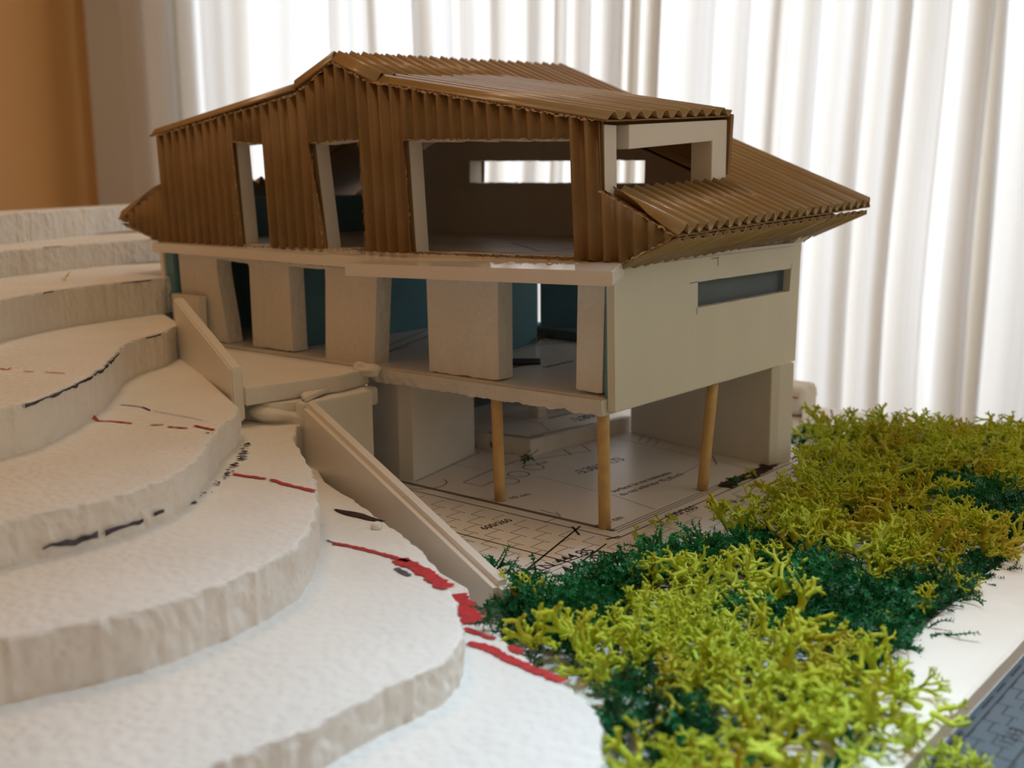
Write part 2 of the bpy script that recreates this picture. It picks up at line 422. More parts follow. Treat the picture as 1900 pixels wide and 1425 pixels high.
for body, a, b, bold, st in [
    ('-3.30/444.73', *[(-6.95, 7.18, 0.0), (-6.86, 11.06, 0.0)], 0.012, 1.25),
    ('Surface brute habitable', *[(-3.7, 5.4, 0.0), (-3.39, 10.2, 0.0)], 0.008, 1.0),
    ('du rez inférieur 82.60 m2', *[(-3.04, 5.21, 0.0), (-2.81, 10.39, 0.0)], 0.008, 1.0),
    ('ø 10 cm', *[(-6.91, 1.04, 0.0), (-6.62, 2.66, 0.0)], 0.012, 1.0),
    ('ø 10 cm', *[(-1.13, 0.51, 0.0), (-0.99, 2.33, 0.0)], 0.012, 1.0),
    ('600/260', *[(-4.75, -2.81, 0.0), (-4.63, -1.03, 0.0)], 0.012, 1.1),
    ('-715', *[(-6.12, -4.54, 0.0), (-6.06, -3.45, 0.0)], 0.012, 1.1),
    ('02', *[(-0.28, -8.14, 0.0), (-0.53, -6.11, 0.0)], 0.0, 0.9),
    ('TN 444.85', *[(0.39, -5.54, 0.0), (0.67, -2.16, 0.0)], 0.012, 1.1),
    ('444.80', *[(1.55, -4.93, 0.0), (1.69, -1.95, 0.0)], 0.012, 1.1),
    ('4', *[(1.32, -8.39, 0.0), (1.3, -7.87, 0.0)], 0.012, 1.0),
    ('600/260', *[(0.68, 3.53, 0.0), (0.82, 5.74, 0.0)], 0.012, 1.0),
    ('710', *[(1.67, 6.62, 0.0), (1.75, 7.68, 0.0)], 0.012, 1.0),
    ('d\'air', *[(-9.83, 7.31, 0.0), (-9.8, 8.2, 0.0)], 0.0, 1.0)]:
    lettering(body, a, b, 0.007, plan, 'ink', bold, st)

lettering('1213', (18.6, -8.18), (18.62, -7.2), 0.022, blue, 'ink', 0.012, 1.0)

# ------------------------------------------------------------------ the model house
H = empty('model_house', (-16, 8, 0), 'cardboard and white foam model house with brown corrugated roof on three wooden posts', 'model house')
YF = 0.2                                              # plane of the front gable
FAC = [(p[0], p[2]) for p in [(-16.53, 0.2, 20.53), (-14.07, 0.2, 19.48), (-0.78, 0.2, 17.14), (-0.68, 0.2, 14.42), (2.93, 0.2, 12.69), (0.11, 0.2, 11.33), (-0.29, 0.2, 11.58), (-32.28, 0.2, 11.39), (-36.25, 0.2, 12.71), (-31.8, 0.2, 14.6), (-32.18, 0.2, 17.46), (-19.4, 0.2, 19.16)]]
HOLES = [[(p[0], p[2]) for p in q] for q in (
    [(-24.9, 0.2, 16.99), (-22.38, 0.2, 16.84), (-21.85, 0.2, 11.52), (-24.53, 0.2, 11.44)],
    [(-18.44, 0.2, 16.74), (-15.14, 0.2, 16.86), (-14.82, 0.2, 11.61), (-17.77, 0.2, 11.46)],
    [(-11.84, 0.2, 16.72), (-2.16, 0.2, 16.5), (-2.02, 0.2, 11.64), (-11.53, 0.2, 11.54)])]
SH = -0.05
def uvz(lp): return [(z - 11.5, x - SH * (z - 11.5)) for x, z in lp]
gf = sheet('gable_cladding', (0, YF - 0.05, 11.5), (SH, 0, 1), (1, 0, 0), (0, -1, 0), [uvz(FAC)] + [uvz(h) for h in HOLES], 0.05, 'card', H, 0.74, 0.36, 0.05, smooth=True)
sheet('liner', (0, YF, 11.5), (SH, 0, 1), (1, 0, 0), (0, -1, 0), [uvz(FAC)] + [uvz(h) for h in HOLES], 0.05, 'liner', gf, jit=0.03, step=0.4)
def inset(h, d): return [(h[0][0] + d * 0.4, h[0][1] + d), (h[1][0] - d, h[1][1] + d * 1.2), (h[2][0] - d, h[2][1]), (h[3][0] + d * 0.4, h[3][1])]
def torn(pts, y, w, closed=False):
    """ragged pale paper fibres along a cut edge of the gable"""
    P = []
    n_ = len(pts)
    for i in range(n_ if closed else n_ - 1):
        a, b = Vector(pts[i]), Vector(pts[(i + 1) % n_]); k = max(2, int((b - a).length / 0.11))
        P += [a + (b - a) * (q / k) for q in range(k)]
    V = []; F = []
    for i, p in enumerate(P):
        d = (P[min(i + 1, len(P) - 1)] - P[max(i - 1, 0)]); d = d.normalized() if d.length else Vector((1, 0)); q = Vector((-d.y, d.x))
        r1, r2 = rng.uniform(-0.3, 1.0), rng.uniform(-0.3, 1.0); yy = y - rng.uniform(0, 0.10)
        V += [((p + q * w * r1).x, yy, (p + q * w * r1).y), ((p - q * w * r2).x, yy - rng.uniform(-0.04, 0.04), (p - q * w * r2).y)]
    m_ = len(P)
    for i in range(m_ if closed else m_ - 1):
        j = (i + 1) % m_; F.append((2 * i, 2 * i + 1, 2 * j + 1, 2 * j))
    mesh('torn_edge', V, F, 'torn', gf, recalc=False)
torn(FAC[0:3], YF - 0.36, 0.10); torn(FAC[3:6], YF - 0.30, 0.08); torn(FAC[7:9], YF - 0.30, 0.06); torn([FAC[10], FAC[11], FAC[0]], YF - 0.30, 0.08)
for h_ in HOLES:
    torn([h_[0], h_[1]], YF - 0.28, 0.05); torn([h_[3], h_[0]], YF - 0.22, 0.04); torn([h_[1], h_[2]], YF - 0.06, 0.03)
FOAMO = [(-16.5, 20.1), (-0.75, 17.0), (-0.65, 11.5), (-31.6, 11.5), (-31.9, 17.1)]
sheet('gable_foam', (0, YF + 0.08, 11.5), (SH, 0, 1), (1, 0, 0), (0, -1, 0), [uvz(FOAMO)] + [uvz(inset(h, -0.06)) for h in HOLES], 0.85, 'foam_smooth', H, jit=0.035, step=0.3)

RX, RZ0, RZ1 = -16.6, 20.62, 21.25                     # ridge
EX, EZ0, EZ1 = 3.05, 12.70, 13.15                      # right eave
LX, LZ = -36.4, 12.72                                  # left eave
YB = 18.3
def plane_sheet(name, A, B, D, loops, thick, material, parent, pitch=0.80, amp=0.46, jit=0.04, with_liner=True):
    """flutes run from A to B; D is the far corner next to A. loops in (distance from A, distance along A->D)"""
    A, B, D = Vector(A), Vector(B), Vector(D)
    U = (B - A).normalized(); V = (D - A); V = (V - U * V.dot(U) * 0).normalized(); N = U.cross(V).normalized()
    if N.z < 0: N = -N
    if with_liner:
        o = sheet(name, A + N * 0.05, U, V, N, loops, 0.05, material, parent, pitch, amp, jit, smooth=True)
        sheet('liner', A, U, V, N, loops, 0.05, 'liner', o, jit=0.02, step=0.5)
    else:
        o = sheet(name, A, U, V, N, loops, 0.05, material, parent, pitch, amp, jit, smooth=True)
    return o
# right slope: the part under the dormer is cut away
A = Vector((RX, -0.15, RZ0)); B = Vector((EX, -0.15, EZ0)); Dd = Vector((RX, YB, RZ1))
LR = (B - A).length; k_ = lambda x: (x - RX) / (EX - RX) * LR
DY = 9.75
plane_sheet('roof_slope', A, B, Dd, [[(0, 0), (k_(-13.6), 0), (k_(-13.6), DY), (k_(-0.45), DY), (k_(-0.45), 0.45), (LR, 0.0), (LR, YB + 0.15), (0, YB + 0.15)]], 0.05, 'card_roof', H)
A2 = Vector((RX, -0.15, RZ0)); B2 = Vector((LX, -0.15, LZ))
LL = (B2 - A2).length; k2 = lambda x: (x - RX) / (LX - RX) * LL
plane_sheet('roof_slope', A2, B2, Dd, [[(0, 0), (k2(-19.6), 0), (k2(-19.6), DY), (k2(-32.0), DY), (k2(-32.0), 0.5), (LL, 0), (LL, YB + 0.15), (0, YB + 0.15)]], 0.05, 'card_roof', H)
# dormer roofs
A3 = Vector((-14.2, -0.15, 19.52)); B3 = Vector((-0.35, -0.15, 17.16)); D3 = Vector((-14.2, DY + 0.2, 20.05))
plane_sheet('dormer_roof', A3, B3, D3, [[(0, 0), ((B3 - A3).length, 0), ((B3 - A3).length, DY + 0.35), (0, DY + 0.35)]], 0.05, 'card_roof', H, 0.98, 0.34)
A4 = Vector((-19.4, -0.15, 19.42)); B4 = Vector((-32.5, -0.15, 17.52)); D4 = Vector((-19.4, DY + 0.2, 19.95))
plane_sheet('dormer_roof', A4, B4, D4, [[(0, 0), ((B4 - A4).length, 0), ((B4 - A4).length, DY + 0.35), (0, DY + 0.35)]], 0.05, 'card_roof', H, 0.98, 0.34)
# dormer cheeks
slab('dormer_cheek', [(-14.0, DY + 0.05, 19.9), (-0.3, DY + 0.05, 17.75), (-0.45, DY + 0.05, 14.5)], (0, 0.28, 0), 'liner', H, 0.02)
slab('dormer_cheek', [(-19.6, DY + 0.05, 19.8), (-32.4, DY + 0.05, 17.9), (-32.0, DY + 0.05, 14.8)], (0, 0.28, 0), 'liner', H, 0.02)
# dormer window frames of white foam board: lintel bar and post in one cut piece
def frame(x0, x1, zb, ztl, ztr, y0, y1, yp, hb):
    lp = [(x0, y0, ztl - hb), (x0, yp, ztr - hb), (x0, yp, zb), (x0, y1, zb), (x0, y1, ztr), (x0, y0, ztl)]
    slab('dormer_frame', lp, (x1 - x0, 0, 0), 'board', H, 0.03)
frame(-0.45, -1.55, 14.35, 17.05, 17.50, 1.60, DY - 0.05, 8.35, 0.98)
frame(-31.2, -32.2, 14.6, 17.30, 17.75, 1.60, DY - 0.05, 8.60, 0.55)
# eave soffits
A5 = Vector((0.12, -0.1, 11.42)); B5 = Vector((EX - 0.12, -0.1, EZ0 - 0.10)); D5 = Vector((0.12, YB, 11.99))
plane_sheet('eave_soffit', A5, B5, D5, [[(0, 0.15), ((B5 - A5).length, 0.1), ((B5 - A5).length, YB), (0, YB)]], 0.05, 'card_roof', H, 0.80, -0.24, 0.05)
A6 = Vector((-32.0, -0.1, 11.45)); B6 = Vector((LX + 0.15, -0.1, LZ - 0.28)); D6 = Vector((-32.0, YB, 11.45))
plane_sheet('eave_soffit', A6, B6, D6, [[(0, 0.1), ((B6 - A6).length, 0.1), ((B6 - A6).length, YB), (0, YB)]], 0.05, 'card_roof', H, 0.80, -0.24, 0.05)
# rear gable with the long strip window
RG = [(-16.55, 21.0), (1.7, 13.2), (0.0, 11.5), (-32.0, 11.5), (-34.8, 13.1)]
STRIP = [(p[0], p[2]) for p in [(-22.18, 16.0, 15.99), (-9.08, 16.0, 15.84), (-9.1, 16.0, 14.54), (-22.21, 16.0, 14.65)]]
STRIP2 = [(STRIP[0][0], STRIP[0][1]), (STRIP[1][0], STRIP[1][1]), (STRIP[2][0], STRIP[2][1]), (STRIP[3][0], STRIP[3][1])]
sheet('gable_foam', (0, 16.0, 11.5), (0, 0, 1), (1, 0, 0), (0, -1, 0), [[(z - 11.5, x) for x, z in RG], [(z - 11.5, x) for x, z in STRIP2]], 1.1, 'foam_smooth', H, jit=0.04, step=0.3)
sheet('gable_cladding', (0, 17.3, 11.5), (0, 0, 1), (1, 0, 0), (0, 1, 0), [[(z - 11.5, x) for x, z in RG], [(z - 11.5, x) for x, z in STRIP2]], 0.05, 'card', H, 0.8, 0.3, 0.03, smooth=True)
# low blue foam walls at the foot of the slopes
box('knee_wall', (-31.7, 1.5, 11.52), (-30.9, 16.0, 13.9), 'teal', H)
box('knee_wall', (-1.3, 1.6, 11.52), (-0.5, 16.0, 13.6), 'foam_smooth', H)
# upper floor board and balcony board
slab('floor_board', [(-32.0, 0.1, 11.50), (-0.1, 0.1, 11.50), (-0.1, 17.2, 11.50), (-32.0, 17.2, 11.50)], (0, 0, -0.5), 'paper', H, 0.02)
for pts in ([(-12, 6), (-3, 7.2)], [(-13, 9), (-7, 4), (-2, 5.5)], [(-20, 3), (-14.5, 4.2)], [(-22, 6), (-14, 8)], [(-14, 2.4), (-2, 3.0)], [(-12, 12), (-4, 10.5), (-1.6, 13)], [(-8, 1.8), (-6, 9), (-12, 14)]):
    Ink(11.508).line(pts, 0.09).build('floor_line', 'ink', H)
ZL = 11.42
slab('ledge_board', [(-31.75, -0.95, ZL + 0.02), (-12.5, -0.95, ZL - 0.22), (-12.5, 0.35, ZL - 0.10), (-31.75, 0.35, ZL + 0.04)], (0, 0, -0.50), 'gloss_board', H, 0.03)
slab('balcony_board', [(-13.52, -2.5, 11.10), (1.62, -2.5, 11.42), (0.10, 0.55, 11.58), (-13.4, 0.55, 11.30)], (0, 0, -0.58), 'gloss_board', H, 0.03)

# storey with the foam piers
ZF = 5.94
WALLA = [(p[0], p[2]) for p in [(-31.02, 0.3, 10.8), (-14.29, 0.3, 10.52), (-14.74, 0.3, 5.77), (-18.39, 0.3, 5.83), (-18.15, 0.3, 9.88), (-18.16, 0.3, 10.43), (-21.07, 0.3, 10.47), (-21.04, 0.3, 10.3), (-20.99, 0.3, 5.93), (-24.41, 0.3, 5.92), (-24.43, 0.3, 10.27), (-24.51, 0.3, 10.47), (-27.38, 0.3, 10.62), (-27.39, 0.3, 10.02), (-26.66, 0.3, 5.91), (-30.79, 0.3, 5.87)]]
def wz(lp): return [(z - 6, x) for x, z in lp]
sheet('storey_wall', (0, 0.3, 6), (0, 0, 1), (1, 0, 0), (0, -1, 0), [wz(WALLA)], 1.0, 'foam', H, jit=0.03, step=0.35)
PD = [(p[0], p[2]) for p in [(-10.95, 0.3, 10.54), (-6.51, 0.3, 10.75), (-6.55, 0.3, 5.91), (-10.89, 0.3, 5.91)]]
PE = [(p[0], p[2]) for p in [(-2.09, 0.3, 10.69), (-0.68, 0.3, 10.76), (-0.81, 0.3, 5.96), (-2.17, 0.3, 6.01)]]
for q, th in ((PD, 1.0), (PE, 0.9)):
    sheet('storey_pier', (0, 0.3, 6), (0, 0, 1), (1, 0, 0), (0, -1, 0), [wz(q)], th, 'foam', H, jit=0.04, step=0.35)
# left end board with teal inner face
slab('wall_board', [(-32.55, 0.1, 7.0), (-32.2, 0.1, 7.0), (-32.3, 0.1, 10.95), (-32.65, 0.1, 10.95)], (0, 16.6, 0), 'board', H, 0.02)
slab('wall_lining', [(-32.18, 0.25, 5.3), (-31.4, 0.25, 5.3), (-31.5, 0.25, 10.95), (-32.28, 0.25, 10.95)], (0, 16.2, 0), 'teal', H, 0.02)
# right side panel with the strip window, grey-blue board behind it
W = [(p[1], p[2]) for p in [(0.0, 6.59, 10.24), (0.0, 15.87, 10.22), (0.0, 15.77, 9.06), (0.0, 6.63, 9.06)]]
PAN = [(p[1], p[2]) for p in [(0.0, 0.12, 5.32), (0.0, -0.06, 11.3), (0.0, 16.95, 11.35), (0.0, 16.69, 5.3)]]
sheet('wall_panel', (0, 0, 6), (0, 0, 1), (0, 1, 0), (1, 0, 0), [[(z - 6, y) for y, z in PAN], [(z - 6, y) for y, z in W]], 0.38, 'panel', H, jit=0.012, step=0.6)
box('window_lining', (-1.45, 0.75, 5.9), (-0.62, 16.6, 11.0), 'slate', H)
slab('wall_lining', [(-0.6, 0.2, 5.4), (-0.42, 0.2, 5.4), (-0.42, 0.2, 10.9), (-0.6, 0.2, 10.9)], (0, 0.8, 0), 'teal', H, 0.0)
# pencil ticks left round the panel window
def tick(a, b, w=0.016):
    a, b = Vector((a[1], a[2])), Vector((b[1], b[2])); d = (b - a).normalized(); q = Vector((-d.y, d.x)) * w
    mesh('pencil_tick', [(0.02, *(a + q)), (0.02, *(a - q)), (0.02, *(b - q)), (0.02, *(b + q))], [(0, 1, 2, 3)], 'ink_grey', H, recalc=False)
for a, b in ([(0.02, 6.55, 9.1), (0.02, 6.52, 8.78)], [(0.02, 15.93, 10.5), (0.02, 15.83, 10.2)], [(0.02, 8.3, 11.23), (0.02, 8.37, 10.83)], [(0.02, 7.71, 11.22), (0.02, 8.4, 11.23)], [(0.02, 5.85, 10.23), (0.02, 6.55, 10.25)]):
    tick(a, b)
# mid floor slab with rough cut front edge
def rough_slab(name, x0, x1, y0, y1, z0, z1, material, parent):
    n = 150; V = []; F = []; nz = 5
    for i in range(n + 1):
        x = x0 + (x1 - x0) * i / n
        zb = z0 + 0.10 * noise.noise(Vector((x * 1.7, 0.3, 2))) + 0.06 * noise.noise(Vector((x * 5, 0.3, 4)))
        for j in range(nz + 1):
            t = j / nz; z = zb + (z1 - zb) * t
            y = y0 + 0.10 * noise.noise(Vector((x * 2.5, z * 3, 9))) * (1 - t) + 0.05 * noise.noise(Vector((x * 8, z * 8, 1))) * (1 - t) + 0.12 * (1 - t) ** 2
            V.append((x, y, z))
    m_ = nz + 1
    for i in range(n):
        for j in range(nz): F.append((i * m_ + j, (i + 1) * m_ + j, (i + 1) * m_ + j + 1, i * m_ + j + 1))
    o = len(V)
    for i in range(n + 1):
        x = x0 + (x1 - x0) * i / n; V += [(x, y1, z1), (x, y1, z0)]
    for i in range(n):
        F.append((i * m_ + nz, (i + 1) * m_ + nz, o + 2 * (i + 1), o + 2 * i))
        F.append((o + 2 * i, o + 2 * (i + 1), o + 2 * (i + 1) + 1, o + 2 * i + 1))
        F.append((o + 2 * i + 1, o + 2 * (i + 1) + 1, (i + 1) * m_, i * m_))
    F.append([0 * m_ + j for j in range(m_)] + [o, o + 1]); F.append([n * m_ + j for j in range(m_)][::-1] + [o + 2 * n + 1, o + 2 * n])
    return mesh(name, V, F, material, parent)
fs = rough_slab('storey_floor', -31.4, -0.42, -0.30, 16.4, 5.12, 5.80, 'foam_cut', H)
slab('floor_paper', [(-31.3, 0.05, 5.80), (-0.6, 0.05, 5.80), (-0.6, 16.3, 5.80), (-31.3, 16.3, 5.80)], (0, 0, 0.05), 'paper', H, 0.0)
for pts, w in [([(-16.97, 3.11, 5.86), (-19.73, 9.52, 5.86)], 0.1), ([(-16.97, 3.11, 5.86), (-17.58, 5.53, 5.86), (-18.87, 5.34, 5.86), (-21.74, 11.6, 5.86)], 0.09), ([(-24.55, 10.51, 5.86), (-22.55, 10.41, 5.86)], 0.06),
               ([(-11.59, 7.06, 5.86), (-13.22, 14.78, 5.86)], 0.05), ([(-12.13, 10.25, 5.86), (-11.38, 12.32, 5.86)], 0.08), ([(-29.54, 15.56, 5.86), (-30.13, 19.87, 5.86)], 0.07)]:
    Ink(5.858).line([(p[0], p[1]) for p in pts], w).build('floor_line', 'ink', H)
a, b = [(-7.17, 4.61, 5.86), (-7.24, 6.98, 5.86)]; lettering('Surface brute', a, b, 5.86, H, 'ink', 0.02)
a, b = [(-8.42, 3.49, 5.86), (-8.39, 5.72, 5.86)]; lettering('habitable 130', a, b, 5.86, H, 'ink', 0.02)
bb = [(-9.09, 3.88, 5.9), (-7.95, 5.13, 5.9), (-8.78, 6.17, 5.9), (-10.16, 5.15, 5.9)]
slab('black_bar', [(p[0], p[1], 5.86) for p in bb], (0, 0, 0.10), 'ink', H, 0.0)
# inner walls of the storey
slab('partition', [(-12.2, 4.6, 5.86), (-11.3, 4.6, 5.86), (-12.85, 11.0, 5.86), (-13.5, 10.9, 5.86)], (0, 0, 5.1), 'teal', H, 0.02)
for x0, x1 in ((-31.4, -21.8), (-18.6, -17.2), (-16.15, -11.5), (-2.0, -0.8)):
    box('storey_wall', (x0, 15.4, 5.86), (x1, 16.6, 11.0), 'teal', H, 0.04)
box('lintel', (-17.2, 15.4, 9.0), (-16.15, 16.6, 11.0), 'teal', H, 0.02)
box('sill', (-17.2, 15.3, 5.86), (-16.15, 16.6, 6.1), 'teal', H, 0.02)
slab('ledge', [(-14.6, 12.6, 5.86), (-9.0, 12.2, 5.86), (-9.0, 13.6, 5.86), (-14.6, 14.0, 5.86)], (0, 0, 0.55), 'slate', H, 0.06)
box('partition', (-22.9, 2.0, 5.86), (-22.2, 15.4, 10.95), 'teal', H)

# posts
def post(b, t, r=0.235):
    b, t = Vector(b), Vector(t); d = (t - b).normalized(); x = d.orthogonal().normalized(); y = d.cross(x)
    n = 24; V = []; F = []; rings = 7
    for j in range(rings):
        tt = j / (rings - 1); c = b + (t - b) * tt; rr = r * (1 + 0.035 * noise.noise(Vector((b.x, j * 0.8, 2))))
        for i in range(n):
            a_ = 2 * math.pi * i / n; q = rr * (1 + 0.04 * noise.noise(Vector((math.cos(a_) * 2, math.sin(a_) * 2, b.y))))
            V.append(c + x * math.cos(a_) * q + y * math.sin(a_) * q)
    for j in range(rings - 1):
        for i in range(n): F.append((j * n + i, j * n + (i + 1) % n, (j + 1) * n + (i + 1) % n, (j + 1) * n + i))
    F.append(list(range(n))[::-1]); F.append([(rings - 1) * n + i for i in range(n)])
    mesh('post', V, F, 'bamboo', H, True)
pb = [(-0.82, 0.56, -0.0), (-7.13, 0.98, 0.0), (-0.6, 8.41, 0.0)]
PT = [[(-0.86, 0.45, 5.02)][0], [(-7.04, 0.7, 4.74)][0], [(-0.5, 9.04, 4.88)][0]]
for q, t in zip(pb, PT): post((q[0], q[1], 0.0), (t[0], t[1], 5.3), 0.265)
# ground floor walls
slab('garage_pier', [(p[0], p[1], 0.0) for p in [(-16.52, 1.42, 0.0), (-13.57, 0.73, 0.0), (-12.74, 0.98, 0.0)]] + [(-13.8, 2.4, 0.0), (-15.5, 1.6, 0.0)], (0, 0, 5.1), 'foam_smooth', H, 0.03)
slab('garage_wall', [(-12.75, 0.9, 0), (-14.35, 7.3, 0), (-15.0, 7.15, 0), (-13.4, 0.8, 0)], (0, 0, 5.12), 'foam_smooth', H, 0.02)
gw = [(0.01, 15.63, 0.0), (-0.21, 14.6, 0.0), (-10.26, 17.14, 0.0)]
slab('garage_wall', [(0.0, 15.0, 0), (-0.25, 14.55, 0), (-10.3, 16.6, 0), (-10.1, 17.6, 0), (0.2, 16.2, 0)], (0, 0, 5.3), 'foam_smooth', H, 0.03)
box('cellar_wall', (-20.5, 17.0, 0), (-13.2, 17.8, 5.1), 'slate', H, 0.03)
box('cellar_pier', (-15.2, 13.0, 0.96), (-14.4, 13.8, 5.1), 'foam_smooth', H, 0.03)
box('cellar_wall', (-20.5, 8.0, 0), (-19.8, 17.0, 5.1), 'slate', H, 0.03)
# raised step with its own scrap of printed plan
st_ = [(-11.3, 8.4), (-14.3, 8.2), (-19.7, 8.2), (-19.7, 16.9), (-13.1, 17.0), (-10.45, 16.9)]
step_o = slab('cellar_step', [(x, y, 0.0) for x, y in st_], (0, 0, 0.93), 'foam_cut', H, 0.04)
slab('step_plan', [(-11.55, 8.65, 0.94), (-11.35, 9.6, 0.94), (-11.5, 9.9, 0.94), (-11.3, 10.4, 0.94), (-10.6, 16.6, 0.94), (-19.5, 16.7, 0.94), (-19.5, 8.5, 0.94), (-14.3, 8.35, 0.94)], (0, 0, 0.02), 'paper', H, 0)
si = Ink(0.968)
for pts, w in [([(-14.3, 8.4), (-11.6, 8.72)], 0.16), ([(-11.6, 8.72), (-11.4, 9.6)], 0.16), ([(-11.4, 9.6), (-11.55, 9.9), (-11.35, 10.4), (-10.75, 16.4)], 0.06), ([(-11.88, 9.19, 0.97), (-10.95, 13.71, 0.97)], 0.05),
               ([(-13.88, 13.33, 0.97), (-13.68, 16.21, 0.97)], 0.14), ([(-16.38, 12.2, 0.97), (-13.6, 12.06, 0.97), (-11.72, 10.66, 0.97)], 0.04), ([(-16.07, 14.01, 0.97), (-15.31, 13.79, 0.97)], 0.12), ([(-16.12, 12.39, 0.97), (-16.18, 16.38, 0.97)], 0.04),
               ([(-15.21, 10.83, 0.97), (-13.6, 12.06, 0.97)], 0.03), ([(-13.46, 11.98, 0.97), (-13.26, 12.13, 0.97)], 0.1)]:
    si.line([(p[0], p[1]) for p in pts], w)
si.build('step_drawing', 'ink', H)
a, b = [(-12.01, 13.63, 0.97), (-11.92, 16.16, 0.97)]; lettering('-2.80/4', a, b, 0.97, H, 'ink', 0.012, 1.3)
# frayed foam on the threshold of the second window
r_ = random.Random(5)
V = []; F = []
for i in range(420):
    x = r_.uniform(-17.3, -14.9); y = -0.15 + r_.uniform(-0.35, 0.25); z = 11.42; h = r_.uniform(0.08, 0.42); w = 0.02
    dx, dy = r_.uniform(-.15, .15), r_.uniform(-.15, .15); o = len(V)
    V += [(x - w, y, z - 0.06), (x + w, y, z - 0.06), (x + dx, y + dy, z + h * 0.55)]; F.append((o, o + 1, o + 2))
tag(mesh('frayed_foam', V, F, 'fluff', H, recalc=False), kind='stuff')

# ------------------------------------------------------------------ foam hillside: stacked contour layers
HILL = empty('foam_hillside', (-20, -14, 0), 'stepped hillside of stacked white polystyrene contour layers left of the model house', 'hillside')
OUT = {}
def layer(key, z, t, front, rest, seed):
    """front: visible cut edge (spline); rest: straight hidden outline closing it"""
    f = spline(front, 0.22)
    pts = [Vector(p) for p in f]
    n = len(pts)
    for i, p in enumerate(pts):
        a = pts[max(i - 1, 0)]; b = pts[min(i + 1, n - 1)]
        d = (b - a); d = d.normalized() if d.length else Vector((1, 0)); q = Vector((d.y, -d.x))
        k = 0.10 * noise.noise(Vector((p.x * 0.9, p.y * 0.9, seed))) + 0.08 * noise.noise(Vector((p.x * 4, p.y * 4, seed + 3)))
        pts[i] = p + q * k
    OUT[key] = (pts, z)
    loop = pts + [Vector(p) for p in rest]
    area2 = sum(loop[i].x * loop[(i + 1) % len(loop)].y - loop[(i + 1) % len(loop)].x * loop[i].y for i in range(len(loop)))
    cx = 1 if area2 > 0 else -1
    m_ = len(loop)
    nor = []
    for i in range(m_):
        d = loop[(i + 1) % m_] - loop[i - 1]; d = d.normalized() if d.length else Vector((1, 0)); nor.append(Vector((d.y, -d.x)) * cx)
    levels = [(1.0, -0.10), (0.975, -0.03), (0.93, 0.0), (0.7, 0.0), (0.45, 0.0), (0.2, 0.0), (0.0, 0.0)]
    V = []; F = []
    for (h, off) in levels:
        for i, p in enumerate(loop):
            zz = z - t + t * h
            o = off
            if i < n and 0.1 < h < 0.97: o += 0.09 * noise.noise(Vector((p.x * 1.6, p.y * 1.6, zz * 2.2 + seed))) + 0.05 * noise.noise(Vector((p.x * 5, p.y * 5, zz * 5)))
            if i < n and h > 0.9: o += 0.06 * noise.noise(Vector((p.x * 5, p.y * 5, seed)))
            q = p + nor[i] * o
            V.append((q.x, q.y, zz))
    for L_ in range(len(levels) - 1):
        for i in range(m_):
            j = (i + 1) % m_
            F.append((L_ * m_ + i, L_ * m_ + j, (L_ + 1) * m_ + j, (L_ + 1) * m_ + i))
    cap = delaunay_2d_cdt([Vector(v[:2]) for v in V[:m_]], [(i, (i + 1) % m_) for i in range(m_)], [], 1, 1e-5)
    base_i = len(V); V += [(q.x, q.y, z) for q in cap[0]]
    F += [tuple(base_i + i for i in f) for f in cap[2]]
    b2 = len(V); V += [(q.x, q.y, z - t) for q in cap[0]]
    F += [tuple(b2 + i for i in f[::-1]) for f in cap[2]]
    o = mesh('contour_layer', V, F, 'foam', HILL)
    return o
G2 = Vector((GH.x, GH.y))
E2 = Vector((EH.x, EH.y))
def back(front, d, lastx=None):
    a = Vector(front[-1][:2]); b = Vector(front[0][:2])
    return [tuple(a + G2 * d), tuple(b + G2 * d)]
Z1, Z2, Z3, Z4, Z5, Z6, Z7, Z8 = 13.0, 11.0, 9.4, 7.3, 5.5, 4.1, 2.4, 1.2
F1 = [(-43.4, -6.0, 13.0), (-45.84, -2.82, 13.0), (-51.22, 4.98, 13.0), (-56.13, 12.32, 13.0), (-59.84, 18.19, 13.0), (-70.59, 32.73, 13.0)]
F2 = [(-38.1, -8.64, 11.0), (-39.88, -5.92, 11.0), (-41.91, -0.37, 11.0), (-43.42, 4.38, 11.0), (-44.2, 7.82, 11.0), (-44.45, 9.31, 11.0)]
F3 = [(-24.9, -14.88, 9.4), (-27.83, -11.97, 9.4), (-29.97, -8.35, 9.4), (-30.78, -6.07, 9.4), (-31.48, -2.71, 9.4), (-31.93, 0.34, 9.4)]
F4 = [(-11.49, -21.62, 7.3), (-12.11, -19.86, 7.3), (-12.42, -18.53, 7.3), (-13.64, -16.84, 7.3), (-16.54, -13.6, 7.3), (-22.07, -8.98, 7.3), (-23.71, -7.02, 7.3), (-24.32, -5.76, 7.3), (-26.14, -3.44, 7.3), (-26.64, -2.7, 7.3)]
F5 = [(-4.86, -24.8, 5.5), (-4.79, -23.61, 5.5), (-4.68, -22.05, 5.5), (-4.68, -20.31, 5.5), (-4.91, -18.86, 5.5), (-5.54, -17.25, 5.5), (-7.26, -15.1, 5.5), (-9.62, -12.78, 5.5), (-11.22, -11.04, 5.5), (-12.55, -9.48, 5.5)]
F6 = [(0.24, -27.23, 4.1), (0.1, -26.14, 4.1), (0.74, -24.39, 4.1), (1.19, -22.36, 4.1), (1.14, -21.0, 4.1), (1.01, -19.65, 4.1), (0.56, -17.96, 4.1), (-0.26, -16.35, 4.1), (-2.0, -14.44, 4.1), (-4.29, -12.46, 4.1), (-7.59, -10.09, 4.1), (-10.95, -8.01, 4.1), (-12.85, -6.14, 4.1)]
